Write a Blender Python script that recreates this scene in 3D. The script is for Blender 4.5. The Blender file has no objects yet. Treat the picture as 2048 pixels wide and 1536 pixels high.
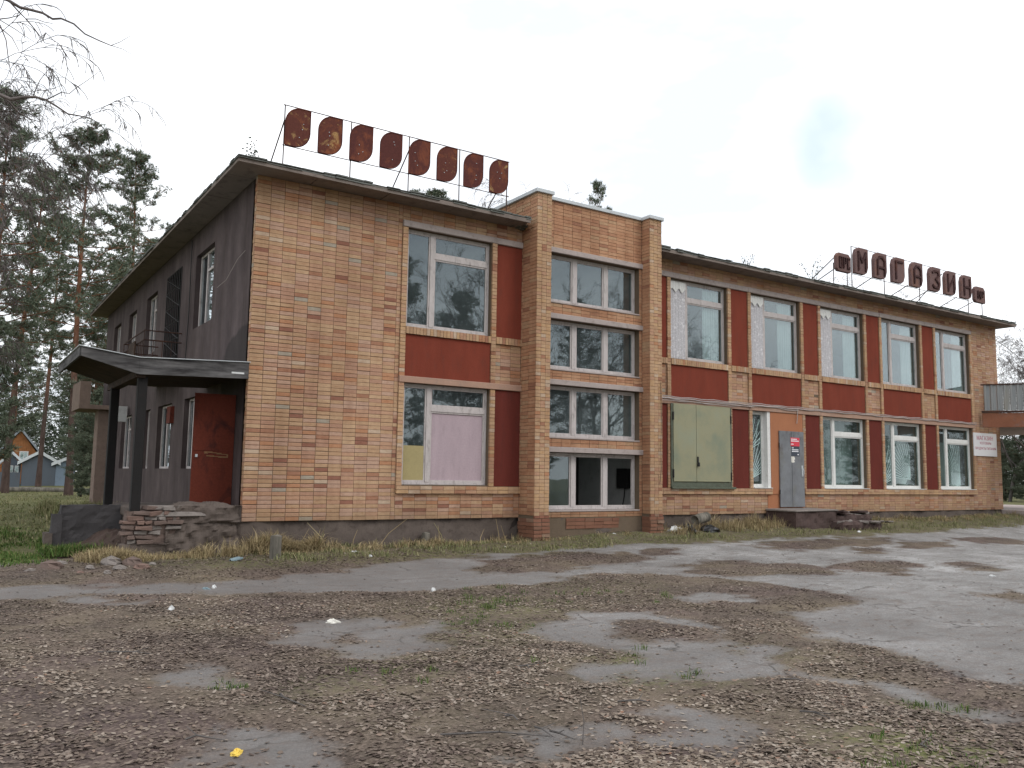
import bpy, math, random
import numpy as np
from mathutils import Vector, Matrix, Euler

# ------------------------------------------------------------------ camera
F_PX, PITCH, ROLL, YAW = 1704.06, .1082, .0151, .5827
CAM = np.array([-4.3868, -15.222, .8628])
_F0 = np.array([math.sin(YAW), math.cos(YAW), 0]); _R0 = np.array([math.cos(YAW), -math.sin(YAW), 0]); _U0 = np.array([0, 0, 1.])
_FW = _F0*math.cos(PITCH)+_U0*math.sin(PITCH); _U1 = _U0*math.cos(PITCH)-_F0*math.sin(PITCH)
_cr, _sr = math.cos(ROLL), math.sin(ROLL)
_RT = _R0*_cr+_U1*_sr; _UP = _U1*_cr-_R0*_sr
scene = bpy.context.scene
COL = scene.collection
cam_data = bpy.data.cameras.new('camera'); cam = bpy.data.objects.new('camera', cam_data); COL.objects.link(cam)
cam.matrix_world = Matrix(((_RT[0], _UP[0], -_FW[0], CAM[0]), (_RT[1], _UP[1], -_FW[1], CAM[1]), (_RT[2], _UP[2], -_FW[2], CAM[2]), (0, 0, 0, 1)))
cam_data.sensor_width = 36; cam_data.lens = F_PX/2048*36
cam_data.clip_start = .1; cam_data.clip_end = 1500
scene.camera = cam

# ------------------------------------------------------------------ sky, sun, exposure
SUN_EL, SUN_AZ = math.radians(42), math.radians(150)      # azimuth clockwise from +Y
world = bpy.data.worlds.new('World'); scene.world = world; world.use_nodes = True
wn = world.node_tree; wn.nodes.clear()
def wnode(t, **k):
    n = wn.nodes.new(t)
    for a, b in k.items(): setattr(n, a, b)
    return n
w_out = wnode('ShaderNodeOutputWorld'); w_bg = wnode('ShaderNodeBackground')
sky = wnode('ShaderNodeTexSky', sky_type='NISHITA', sun_disc=False, sun_elevation=SUN_EL, sun_rotation=SUN_AZ)
w_tc = wnode('ShaderNodeTexCoord')
w_map = wnode('ShaderNodeMapping'); w_map.inputs['Scale'].default_value = (1, 1, 2.6)
w_n1 = wnode('ShaderNodeTexNoise'); w_n1.inputs['Scale'].default_value = 2.1; w_n1.inputs['Detail'].default_value = 6; w_n1.inputs['Roughness'].default_value = .55
w_r1 = wnode('ShaderNodeValToRGB')          # cloud brightness
w_r1.color_ramp.elements[0].position = .34; w_r1.color_ramp.elements[0].color = (9.2, 9.7, 10.4, 1)
w_r1.color_ramp.elements[1].position = .62; w_r1.color_ramp.elements[1].color = (15.8, 15.9, 16.0, 1)
# one soft gap of pale blue
w_dot = wnode('ShaderNodeVectorMath', operation='DOT_PRODUCT')
def ray(x, y):
    a2, b2 = (x-1024)/F_PX, (768-y)/F_PX
    return _RT*a2+_UP*b2+_FW
gd = ray(1690, 285); gd = gd/np.linalg.norm(gd); w_dot.inputs[1].default_value = tuple(gd)
w_gap = wnode('ShaderNodeMapRange', interpolation_type='SMOOTHSTEP'); w_gap.inputs['From Min'].default_value = .9968; w_gap.inputs['From Max'].default_value = .9997
w_n2 = wnode('ShaderNodeTexNoise'); w_n2.inputs['Scale'].default_value = 9; w_n2.inputs['Detail'].default_value = 4
w_m2 = wnode('ShaderNodeMath', operation='MULTIPLY'); w_m2b = wnode('ShaderNodeMath', operation='MULTIPLY'); w_m2b.inputs[1].default_value = 1.65; w_m2b.use_clamp = True
w_mix = wnode('ShaderNodeMixRGB'); w_base = wnode('ShaderNodeMixRGB'); w_base.inputs[0].default_value = .9
w_skyb = wnode('ShaderNodeMixRGB', blend_type='MULTIPLY'); w_skyb.inputs[0].default_value = 1; w_skyb.inputs[2].default_value = (7.2, 8.35, 9.2, 1)
L = wn.links.new
L(w_tc.outputs['Generated'], w_map.inputs['Vector']); L(w_map.outputs[0], w_n1.inputs['Vector']); L(w_n1.outputs['Fac'], w_r1.inputs[0])
L(w_tc.outputs['Generated'], w_dot.inputs[0]); L(w_dot.outputs['Value'], w_gap.inputs[0]); L(w_tc.outputs['Generated'], w_n2.inputs['Vector'])
L(w_gap.outputs[0], w_m2.inputs[0]); L(w_n2.outputs['Fac'], w_m2.inputs[1]); L(w_m2.outputs[0], w_m2b.inputs[0])
L(sky.outputs[0], w_base.inputs[1]); L(w_r1.outputs[0], w_base.inputs[2])
w_skyb.inputs[1].default_value = (1, 1, 1, 1)
L(w_m2b.outputs[0], w_mix.inputs[0]); L(w_base.outputs[0], w_mix.inputs[1]); L(w_skyb.outputs[0], w_mix.inputs[2])
L(w_mix.outputs[0], w_bg.inputs['Color']); w_bg.inputs['Strength'].default_value = .1
L(w_bg.outputs[0], w_out.inputs[0])
sun_d = bpy.data.lights.new('sun', 'SUN'); sun_d.energy = .9; sun_d.angle = math.radians(22); sun_d.color = (1, .96, .9)
sun = bpy.data.objects.new('sun', sun_d); COL.objects.link(sun)
sdir = Vector((math.sin(SUN_AZ)*math.cos(SUN_EL), math.cos(SUN_AZ)*math.cos(SUN_EL), math.sin(SUN_EL)))
sun.rotation_euler = sdir.to_track_quat('Z', 'Y').to_euler(); sun.location = (0, -20, 30)
vs = scene.view_settings; vs.view_transform = 'Standard'; vs.look = 'None'; vs.exposure = 0.2; vs.gamma = 1; vs.use_curve_mapping = False
scene.cycles.max_bounces = 6; scene.cycles.transparent_max_bounces = 12; scene.cycles.caustics_reflective = False; scene.cycles.caustics_refractive = False

rng = np.random.default_rng(7); random.seed(7)

# ------------------------------------------------------------------ ground height and pixel rays
def sstep(t): t = np.clip(t, 0, 1); return t*t*(3-2*t)
def gz(x, y):
    x = np.asarray(x, float); y = np.asarray(y, float)
    rise = .07+np.clip(x, 0, 26)*.0105
    base = -.62+rise*sstep((y+4.5)/4.5)*sstep((x+6)/5)
    base = base+.09*sstep((y+1.3)/1.0)*sstep((x-5)/4)
    return base+.03*np.sin(x*.31+1)*np.sin(y*.27)+.012*np.sin(x*1.1+y*.7)
def at_y(px, py, y): d = ray(px, py); t = (y-CAM[1])/d[1]; return CAM+d*t
def at_z(px, py, z): d = ray(px, py); t = (z-CAM[2])/d[2]; return CAM+d*t
def gp(px, py):
    z = -.6
    for _ in range(12):
        p = at_z(px, py, z); z = .5*z+.5*float(gz(p[0], p[1]))
    return Vector((p[0], p[1], float(gz(p[0], p[1]))))
def at_d(px, dist, py=930):
    d = ray(px, py); h = math.hypot(d[0], d[1]); return CAM[0]+d[0]/h*dist, CAM[1]+d[1]/h*dist

# ------------------------------------------------------------------ mesh helper
class MB:
    def __init__(s): s.v = []; s.f = []; s.m = []; s.n = 0
    def add(s, verts, faces, mi=0):
        s.v.extend([tuple(map(float, p)) for p in verts]); s.f.extend([tuple(i+s.n for i in f) for f in faces]); s.m.extend([mi]*len(faces)); s.n += len(verts)
    def box(s, x0, x1, y0, y1, z0, z1, mi=0, j=0):
        p = [(x0, y0, z0), (x1, y0, z0), (x1, y1, z0), (x0, y1, z0), (x0, y0, z1), (x1, y0, z1), (x1, y1, z1), (x0, y1, z1)]
        if j: p = [tuple(c+random.uniform(-j, j) for c in q) for q in p]
        s.add(p, [(0, 3, 2, 1), (4, 5, 6, 7), (0, 1, 5, 4), (1, 2, 6, 5), (2, 3, 7, 6), (3, 0, 4, 7)], mi)
    def tube(s, pts, rad, n=6, mi=0, cap=True):
        pts = [Vector(p) for p in pts]
        if not hasattr(rad, '__len__'): rad = [rad]*len(pts)
        rings = []; up = Vector((0, 0, 1))
        for i, p in enumerate(pts):
            d = (pts[min(i+1, len(pts)-1)]-pts[max(i-1, 0)])
            if d.length < 1e-9: d = Vector((0, 0, 1))
            d.normalize()
            a = d.cross(up if abs(d.z) < .95 else Vector((1, 0, 0))).normalized(); b = d.cross(a)
            rings.append([p+(a*math.cos(t)+b*math.sin(t))*rad[i] for t in [2*math.pi*k/n for k in range(n)]])
        vs_ = [q for r in rings for q in r]
        fs = [(i*n+k, i*n+(k+1) % n, (i+1)*n+(k+1) % n, (i+1)*n+k) for i in range(len(pts)-1) for k in range(n)]
        if cap: fs += [tuple(range(n)), tuple((len(pts)-1)*n+k for k in reversed(range(n)))]
        s.add(vs_, fs, mi)
    def prism(s, poly, d, y0, y1, mi=0):
        """poly of (a,b) in X,Z extruded along Y"""
        n = len(poly)
        s.add([(a, y0, b) for a, b in poly]+[(a, y1, b) for a, b in poly], [tuple(range(n)), tuple(reversed(range(n, 2*n)))]+[(i, i+n, (i+1) % n+n, (i+1) % n) for i in range(n)], mi)
    def build(s, name, mats, parent=None, smooth=False, kind=None, label=None, cat=None, group=None, bevel=0, loc=None):
        me = bpy.data.meshes.new(name); me.from_pydata(s.v, [], s.f)
        if not isinstance(mats, (list, tuple)): mats = [mats]
        for m in mats: me.materials.append(m)
        if len(mats) > 1: me.polygons.foreach_set('material_index', s.m)
        if smooth: me.polygons.foreach_set('use_smooth', [True]*len(s.f))
        me.update()
        return link(name, me, parent, kind, label, cat, group, bevel, loc)
def link(name, me, parent=None, kind=None, label=None, cat=None, group=None, bevel=0, loc=None):
    o = bpy.data.objects.new(name, me); COL.objects.link(o)
    if parent is not None: o.parent = parent
    if kind: o['kind'] = kind
    if label: o['label'] = label
    if cat: o['category'] = cat
    if group: o['group'] = group
    if loc is not None: o.location = loc
    if bevel:
        b = o.modifiers.new('bevel', 'BEVEL'); b.width = bevel; b.segments = 1; b.limit_method = 'ANGLE'
    return o
def thing(name, label, cat, group=None, loc=(0, 0, 0), rz=0):
    o = link(name, None, None, None, label, cat, group, 0, loc); o.rotation_euler.z = rz; o.empty_display_size = .2; return o
def np_mesh(name, V, Fq, mats, parent=None, **k):
    """V (n,3), Fq (m,k) uniform faces"""
    me = bpy.data.meshes.new(name); V = np.ascontiguousarray(V, np.float32); Fq = np.ascontiguousarray(Fq, np.int32); kk = Fq.shape[1]
    me.vertices.add(len(V)); me.vertices.foreach_set('co', V.ravel()); me.loops.add(Fq.size); me.loops.foreach_set('vertex_index', Fq.ravel())
    me.polygons.add(len(Fq)); me.polygons.foreach_set('loop_start', np.arange(len(Fq), dtype=np.int32)*kk); me.polygons.foreach_set('loop_total', np.full(len(Fq), kk, np.int32))
    if not isinstance(mats, (list, tuple)): mats = [mats]
    for m in mats: me.materials.append(m)
    me.update(calc_edges=True)
    return link(name, me, parent, **k)
def copy_tree(o, parent=None):
    c = o.copy(); COL.objects.link(c)
    if parent is not None: c.parent = parent
    for ch in [q for q in list(bpy.data.objects) if q.parent == o]: copy_tree(ch, c)
    return c

# ------------------------------------------------------------------ materials
class NT:
    def __init__(s, name):
        s.mat = bpy.data.materials.new(name); s.mat.use_nodes = True; s.t = s.mat.node_tree; s.b = s.t.nodes['Principled BSDF']; s.out = s.t.nodes['Material Output']
    def n(s, t, **k):
        q = s.t.nodes.new(t)
        for a, b in k.items():
            if a == 'inp':
                for i, v in b.items(): q.inputs[i].default_value = v
            else: setattr(q, a, b)
        return q
    def l(s, a, b): s.t.links.new(a, b)
    def pos(s):
        g = s.n('ShaderNodeNewGeometry'); return g.outputs['Position']
    def noise(s, scale, detail=4, rough=.6, vec=None, stretch=None, dist=0):
        q = s.n('ShaderNodeTexNoise', inp={'Scale': scale, 'Detail': detail, 'Roughness': rough, 'Distortion': dist})
        v = vec if vec is not None else s.pos()
        if stretch:
            m = s.n('ShaderNodeMapping'); m.inputs['Scale'].default_value = stretch; s.l(v, m.inputs[0]); v = m.outputs[0]
        s.l(v, q.inputs['Vector']); return q.outputs['Fac']
    def ramp(s, fac, stops, interp='LINEAR'):
        r = s.n('ShaderNodeValToRGB'); e = r.color_ramp.elements; r.color_ramp.interpolation = interp
        while len(e) < len(stops): e.new(.5)
        for i, (p, c) in enumerate(stops):
            e[i].position = p; e[i].color = tuple(c)+(1,) if len(c) == 3 else c
        s.l(fac, r.inputs[0]); return r.outputs[0]
    def mix(s, fac, a, b, mode='MIX'):
        m = s.n('ShaderNodeMixRGB', blend_type=mode)
        for i, v in ((0, fac), (1, a), (2, b)):
            if isinstance(v, (int, float)): m.inputs[i].default_value = v
            elif isinstance(v, tuple): m.inputs[i].default_value = v+(1,) if len(v) == 3 else v
            else: s.l(v, m.inputs[i])
        return m.outputs[0]
    def math(s, op, a, b=None, clamp=False):
        m = s.n('ShaderNodeMath', operation=op); m.use_clamp = clamp
        for i, v in ((0, a), (1, b)):
            if v is None: continue
            if isinstance(v, (int, float)): m.inputs[i].default_value = v
            else: s.l(v, m.inputs[i])
        return m.outputs[0]
    def rnd(s):
        g = s.n('ShaderNodeNewGeometry'); o = s.n('ShaderNodeObjectInfo')
        return s.math('FRACT', s.math('ADD', g.outputs['Random Per Island'], o.outputs['Random']))
    def bump(s, h, strength=.3, dist=.01):
        b = s.n('ShaderNodeBump', inp={'Strength': strength, 'Distance': dist}); s.l(h, b.inputs['Height']); s.l(b.outputs[0], s.b.inputs['Normal'])
    def fin(s, col, rough=.85, metal=0, spec=None):
        if isinstance(col, tuple): s.b.inputs['Base Color'].default_value = col+(1,)
        else: s.l(col, s.b.inputs['Base Color'])
        if isinstance(rough, (int, float)): s.b.inputs['Roughness'].default_value = rough
        else: s.l(rough, s.b.inputs['Roughness'])
        s.b.inputs['Metallic'].default_value = metal
        if spec is not None: s.b.inputs['Specular IOR Level'].default_value = spec
        return s.mat

def grimy(name, col, var=.25, scale=3, rough=.85, bump=.25, dirt=(.09, .075, .065), dirt_amt=.5, fine=40, spec=.3, vert=False):
    q = NT(name)
    st = (1, 1, .25) if vert else None
    a = q.noise(scale, 6, .65, stretch=st); b = q.noise(fine, 3, .6)
    c = q.mix(q.math('MULTIPLY', a, 1.0), tuple(x*(1-var) for x in col), tuple(min(1, x*(1+var)) for x in col))
    d = q.ramp(q.noise(scale*2.3, 8, .7, stretch=st), [(.52, (0, 0, 0)), (.75, (1, 1, 1))])
    c = q.mix(q.math('MULTIPLY', d, dirt_amt), c, dirt)
    c = q.mix(.35, c, q.mix(b, (.55, .55, .55), (1.4, 1.4, 1.4)), 'MULTIPLY')
    q.bump(b, bump, .004)
    return q.fin(c, rough, 0, spec)

def brick_mat(name, stops, dark=.75, edge=True):
    q = NT(name); r = q.rnd()
    c = q.ramp(r, stops, 'CONSTANT')
    # within-brick burn marks
    n1 = q.noise(9, 4, .65, stretch=(1, 1, 2.5)); n2 = q.noise(70, 3, .6)
    burn = q.ramp(n1, [(.34, (1.1, 1.08, 1.04)), (.5, (1, 1, 1)), (.66, (.86, .76, .70)), (.8, (.66, .5, .45))])
    c = q.mix(dark, c, burn, 'MULTIPLY')
    c = q.mix(.5, c, q.mix(n2, (.6, .6, .6), (1.4, 1.4, 1.4)), 'MULTIPLY')
    # rain streaks and dust low down
    n3 = q.noise(.7, 5, .6, stretch=(1, 1, .35))
    c = q.mix(.7, c, q.ramp(n3, [(.3, (.68, .61, .56)), (.6, (1.05, 1.01, .97))]), 'MULTIPLY')
    sep = q.n('ShaderNodeSeparateXYZ'); q.l(q.pos(), sep.inputs[0])
    c = q.mix(.55, c, q.ramp(q.noise(2.6, 6, .7, stretch=(1, 1, .07)), [(.42, (1.03, 1.02, 1.0)), (.7, (.66, .6, .56))]), 'MULTIPLY')
    low = q.math('MULTIPLY', q.ramp(q.math('ADD', sep.outputs[2], q.math('MULTIPLY', q.noise(2.2, 5, .7), .5)), [(.18, (1, 1, 1)), (.52, (0, 0, 0))]), .45)
    c = q.mix(low, c, (.17, .115, .07))
    # efflorescence towards the far end
    ef = q.math('MULTIPLY', q.ramp(q.noise(3.5, 4, .7, stretch=(1, 1, 2)), [(.58, (0, 0, 0)), (.66, (1, 1, 1))]), q.ramp(q.math('DIVIDE', sep.outputs[0], 30.), [(.80, (0, 0, 0)), (.84, (.55, .55, .55))]))
    ef = q.math('MULTIPLY', ef, q.ramp(q.math('DIVIDE', sep.outputs[2], 10.), [(.36, (0, 0, 0)), (.42, (1, 1, 1))]))
    c = q.mix(ef, c, (.6, .5, .46))
    q.bump(n2, .25, .003)
    return q.fin(c, .88, 0, .25)

Y1 = (.42, .28, .178); Y2 = (.455, .315, .205); P1 = (.425, .265, .18); P2 = (.385, .235, .168); PK = (.435, .295, .225); R1 = (.26, .125, .09); R2 = (.33, .175, .115); PL = (.47, .37, .285); OR = (.41, .22, .13)
M = {}
M['brick'] = brick_mat('brick', [(0, Y1), (.18, P1), (.33, Y2), (.46, PK), (.60, P2), (.70, Y1), (.80, OR), (.85, R2), (.885, PL), (.905, P1), (.965, R1), (.988, (.34, .31, .26))])
M['brick_orange'] = brick_mat('brick_orange', [(0, (.43, .25, .155)), (.25, (.405, .225, .138)), (.5, (.45, .275, .175)), (.7, (.375, .205, .13)), (.85, Y1), (.95, (.31, .16, .105))])
M['brick_yellow'] = brick_mat('brick_yellow', [(0, Y2), (.3, Y1), (.55, (.46, .31, .185)), (.75, P1), (.88, PL), (.94, OR), (.975, R2)])
M['brick_red'] = brick_mat('brick_red', [(0, (.22, .08, .06)), (.4, (.27, .11, .08)), (.7, (.2, .09, .07)), (.9, (.3, .2, .16))])
M['brick_broken'] = grimy('broken_brick', (.175, .115, .095), .4, 7, .95, .7, (.12, .10, .09), .6)
M['brick_old'] = grimy('dirty_old_brick', (.145, .105, .09), .5, 7, .95, .8, (.07, .06, .055), .7)
M['chunk'] = grimy('dirty_mortar_chunk', (.21, .185, .17), .4, 7, .95, .8, (.08, .07, .06), .7)
M['mortar'] = grimy('mortar', (.135, .10, .07), .2, 5, .95, .3, dirt_amt=.2)
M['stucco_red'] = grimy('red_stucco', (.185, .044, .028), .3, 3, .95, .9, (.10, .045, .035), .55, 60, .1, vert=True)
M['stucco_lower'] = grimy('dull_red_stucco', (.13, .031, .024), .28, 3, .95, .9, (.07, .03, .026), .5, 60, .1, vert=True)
M['concrete'] = grimy('weathered_concrete', (.37, .315, .295), .2, 3, .9, .35, (.13, .10, .09), .6)
M['concrete_paint'] = grimy('painted_concrete', (.37, .235, .175), .2, 3, .9, .3, (.25, .2, .17), .7)
M['plinth'] = grimy('plinth_render', (.11, .088, .076), .5, 3.0, .95, 1., (.045, .033, .028), .9)
M['plinth_dark'] = grimy('dark_render', (.062, .058, .06), .35, 2.5, .95, .9, (.03, .028, .028), .6)
M['step_dark'] = grimy('dark_brown_step', (.075, .05, .045), .4, 4, .95, .9, (.04, .03, .028), .6)
M['smear'] = grimy('pale_paint_smear', (.19, .10, .05), .3, 20, .9, .1, (.08, .03, .015), .7)
M['soil_heap'] = grimy('soil_heap', (.075, .05, .042), .4, 6, .95, 1., (.05, .06, .025), .5)
M['soffit'] = grimy('soffit_slab', (.20, .165, .145), .3, 1.6, .95, .3, (.07, .055, .05), .8)
M['slate'] = grimy('mossy_slate', (.13, .135, .125), .6, 9, .95, .7, (.05, .065, .045), .7)
M['metal_cap'] = grimy('galvanised_flashing', (.47, .5, .52), .12, 2, .5, .1, (.25, .25, .24), .5, spec=.5)
M['frame'] = grimy('peeling_white_paint', (.48, .44, .43), .25, 7, .8, .5, (.17, .14, .13), .85, vert=True)
M['frame_clean'] = grimy('white_paint', (.68, .68, .66), .12, 5, .6, .2, (.4, .38, .35), .4)
M['reveal'] = grimy('dark_reveal', (.22, .16, .13), .3, 4, .95, .3)
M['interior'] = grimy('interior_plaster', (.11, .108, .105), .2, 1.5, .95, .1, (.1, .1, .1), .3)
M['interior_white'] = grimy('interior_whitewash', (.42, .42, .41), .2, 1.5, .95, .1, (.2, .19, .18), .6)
M['stucco_side'] = None
M['fascia'] = None

def stucco_side():
    q = NT('side_wall_render')
    n = q.noise(1.6, 9, .72, stretch=(1, 1, .5)); f = q.noise(30, 4, .7)
    c = q.ramp(n, [(.3, (.056, .042, .043)), (.5, (.082, .064, .063)), (.7, (.12, .094, .092))])
    # tar stain above the canopy
    sep = q.n('ShaderNodeSeparateXYZ'); q.l(q.pos(), sep.inputs[0])
    dy = q.math('DIVIDE', q.math('SUBTRACT', sep.outputs[1], .35), 1.75); dz = q.math('DIVIDE', q.math('SUBTRACT', sep.outputs[2], 2.75), .85)
    r = q.math('SQRT', q.math('ADD', q.math('MULTIPLY', dy, dy), q.math('MULTIPLY', dz, dz)))
    r = q.math('ADD', r, q.math('MULTIPLY', q.noise(3, 4, .6), .25))
    c = q.mix(q.ramp(r, [(1.03, (.85, .85, .85)), (1.13, (0, 0, 0))]) if False else q.ramp(q.math('MULTIPLY', r, .5), [(.52, (.72, .72, .72)), (.56, (0, 0, 0))]), c, (.03, .026, .025))
    # long drip streaks
    st = q.ramp(q.noise(2.2, 5, .7, stretch=(1, 1, .06)), [(.45, (1, 1, 1)), (.72, (.62, .58, .56))])
    c = q.mix(.8, c, st, 'MULTIPLY'); c = q.mix(.3, c, q.mix(f, (.6, .6, .6), (1.4, 1.4, 1.4)), 'MULTIPLY')
    q.bump(f, .5, .004); return q.fin(c, .95, 0, .2)
M['stucco_side'] = stucco_side()

def wood(name, a, b, axis=(6, 6, 60), rough=.85):
    q = NT(name); n = q.noise(1.0, 6, .65, stretch=axis); n2 = q.noise(2.0, 4, .6)
    c = q.ramp(n, [(.35, a), (.65, b)]); c = q.mix(.6, c, q.ramp(n2, [(.35, (.55, .55, .55)), (.65, (1.15, 1.15, 1.15))]), 'MULTIPLY')
    q.bump(n, .5, .004); return q.fin(c, rough, 0, .2)
M['fascia'] = wood('weathered_grey_board', (.03, .028, .029), (.15, .145, .145), (1.2, 1.2, 9))
M['boards_brown'] = wood('old_brown_boards', (.02, .013, .01), (.07, .042, .028), (2, 14, 14))
M['post_black'] = grimy('black_painted_post', (.011, .010, .010), .4, 5, .8, .3, (.025, .016, .014), .5)
M['wood_grey'] = wood('grey_post_wood', (.09, .085, .07), (.22, .2, .17), (8, 8, 1))

def rust(name, base, orange, amt=.5, blotch=None):
    q = NT(name); o = q.n('ShaderNodeObjectInfo'); v = q.n('ShaderNodeVectorMath', operation='ADD'); q.l(q.pos(), v.inputs[0])
    cmb = q.n('ShaderNodeCombineXYZ'); q.l(q.math('MULTIPLY', o.outputs['Random'], 37.), cmb.inputs[0]); q.l(cmb.outputs[0], v.inputs[1])
    n = q.noise(3.2, 8, .7, vec=v.outputs[0], stretch=(1, 1, .6), dist=.6); n2 = q.noise(22, 5, .7, vec=v.outputs[0])
    c = q.mix(n2, tuple(x*.6 for x in base), tuple(x*1.5 for x in base))
    c = q.mix(q.math('MULTIPLY', q.ramp(n, [(.50, (0, 0, 0)), (.66, (1, 1, 1))]), amt), c, orange)
    if blotch: c = q.mix(q.math('MULTIPLY', q.ramp(q.noise(2.6, 8, .7, vec=v.outputs[0], dist=1.6), [(.57, (0, 0, 0)), (.66, (1, 1, 1))]), .7), c, blotch)
    q.bump(n2, .4, .004); return q.fin(c, .85, 0, .25)
M['rust_leaf'] = rust('rusted_panel', (.095, .028, .02), (.26, .085, .03), .85, (.46, .30, .12))
M['rust_leaf_plain'] = rust('rusted_panel_plain', (.08, .023, .019), (.22, .065, .028), .8)
M['rust_tray'] = rust('rusted_letter_tray', (.135, .082, .078), (.2, .09, .055), .55)
M['rust_letter'] = rust('rusted_letter', (.045, .02, .02), (.12, .04, .025), .5)
M['rust_bar'] = rust('rusted_bar', (.05, .03, .025), (.12, .05, .03), .6)
M['door_red'] = rust('red_brown_door_paint', (.105, .022, .012), (.035, .010, .009), .9)
M['door_grey'] = None
def door_grey():
    q = NT('grey_door_paint'); n = q.noise(2.6, 7, .65); n2 = q.noise(30, 4, .6)
    c = q.ramp(n, [(.3, (.12, .125, .135)), (.7, (.20, .21, .225))])
    sep = q.n('ShaderNodeSeparateXYZ'); q.l(q.pos(), sep.inputs[0])
    hi = q.ramp(q.math('DIVIDE', sep.outputs[2], 3.), [(.45, (0, 0, 0)), (.6, (1, 1, 1))])
    c = q.mix(q.math('MULTIPLY', q.ramp(q.noise(5, 6, .7, stretch=(1, 1, .5)), [(.5, (0, 0, 0)), (.64, (1, 1, 1))]), hi), c, (.075, .05, .045))
    c = q.mix(q.math('MULTIPLY', q.ramp(q.noise(1.8, 6, .7), [(.55, (0, 0, 0)), (.7, (1, 1, 1))]), .4), c, (.15, .14, .08))
    q.bump(n2, .2, .003); return q.fin(c, .6, 0, .4)
M['door_grey'] = door_grey()
M['orange_wall'] = grimy('orange_painted_wall', (.36, .15, .075), .12, 1.5, .9, .2, (.32, .13, .07), .6)
M['shutter'] = None
def shutter():
    q = NT('green_shutter_paint'); n = q.noise(1.3, 6, .6); n2 = q.noise(40, 3, .6)
    c = q.ramp(n, [(.3, (.19, .215, .155)), (.52, (.27, .26, .165)), (.75, (.25, .27, .195))])
    c = q.mix(q.math('MULTIPLY', q.ramp(q.noise(9, 7, .75), [(.64, (0, 0, 0)), (.72, (1, 1, 1))]), .7), c, (.10, .055, .035))
    c = q.mix(.25, c, q.mix(n2, (.6, .6, .6), (1.4, 1.4, 1.4)), 'MULTIPLY'); q.bump(n2, .15, .003); return q.fin(c, .65, 0, .35)
M['shutter'] = shutter()
M['shutter_frame'] = grimy('green_shutter_frame', (.10, .115, .085), .35, 5, .8, .3, (.07, .045, .03), .7)
M['black'] = NT('black_iron_and_room_shade').fin((.012, .011, .011), .7)  # also colours the sheet standing in for shade behind the balcony door
M['mauve_board'] = grimy('mauve_window_board', (.40, .315, .345), .16, 5, .9, .1, (.30, .24, .26), .6, 30, vert=True)
M['yellow_board'] = grimy('ochre_window_board', (.36, .30, .15), .1, 3, .9, .1, (.25, .22, .12), .4)
M['cable'] = grimy('grey_cable', (.38, .33, .31), .2, 6, .7, .1, (.2, .17, .16), .4)
M['corrugated'] = None
def corr():
    q = NT('weathered_corrugated_sheet'); n = q.noise(2, 5, .6, stretch=(1, 1, .15))
    sep = q.n('ShaderNodeSeparateXYZ'); q.l(q.pos(), sep.inputs[0])
    c = q.ramp(n, [(.35, (.19, .21, .22)), (.55, (.29, .30, .30)), (.7, (.27, .24, .18))]); q.bump(n, .2, .004); return q.fin(c, .6, 0, .4)
M['corrugated'] = corr()
M['rust_beam'] = grimy('stained_canopy_beam', (.26, .11, .065), .35, 1.6, .95, .3, (.17, .15, .14), .9)
M['bar'] = grimy('white_window_bars', (.72, .74, .74), .15, 5, .6, .1)

def glass(name, tint=.82, refl=1.0, dirt=.10, dirtcol=(.35, .36, .36)):
    q = NT(name); t = q.t
    tr = q.n('ShaderNodeBsdfTransparent'); tr.inputs[0].default_value = (tint*.93, tint, tint*.99, 1)
    gl = q.n('ShaderNodeBsdfGlossy', inp={'Roughness': .015}); gl.inputs[0].default_value = (.88, .95, 1, 1)
    df = q.n('ShaderNodeBsdfDiffuse'); df.inputs[0].default_value = dirtcol+(1,)
    fr = q.n('ShaderNodeFresnel', inp={'IOR': 1.52}); bp = q.n('ShaderNodeBump', inp={'Strength': .05, 'Distance': .02}); q.l(q.noise(1.7, 2, .5), bp.inputs['Height'])
    q.l(bp.outputs[0], gl.inputs['Normal'])
    gg = q.n('ShaderNodeNewGeometry'); q.l(q.math('ADD', q.math('MULTIPLY', gg.outputs['Backfacing'], 1/1.52-1.52), 1.52), fr.inputs['IOR'])
    fac = q.math('MULTIPLY', fr.outputs[0], refl, True)
    m1 = q.n('ShaderNodeMixShader'); m2 = q.n('ShaderNodeMixShader')
    q.l(q.math('MULTIPLY', q.ramp(q.noise(1.6, 6, .7), [(.3, (.4, .4, .4)), (.75, (1.6, 1.6, 1.6))]), dirt), m1.inputs[0]); q.l(tr.outputs[0], m1.inputs[1]); q.l(df.outputs[0], m1.inputs[2])
    q.l(fac, m2.inputs[0]); q.l(m1.outputs[0], m2.inputs[1]); q.l(gl.outputs[0], m2.inputs[2]); q.l(m2.outputs[0], q.out.inputs[0])
    return q.mat
M['glass'] = glass('window_glass', .93, 1.65, .08, (.30, .36, .38))
M['glass_clear'] = glass('dusty_shop_glass', .97, .75, .05, (.34, .40, .39))

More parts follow.
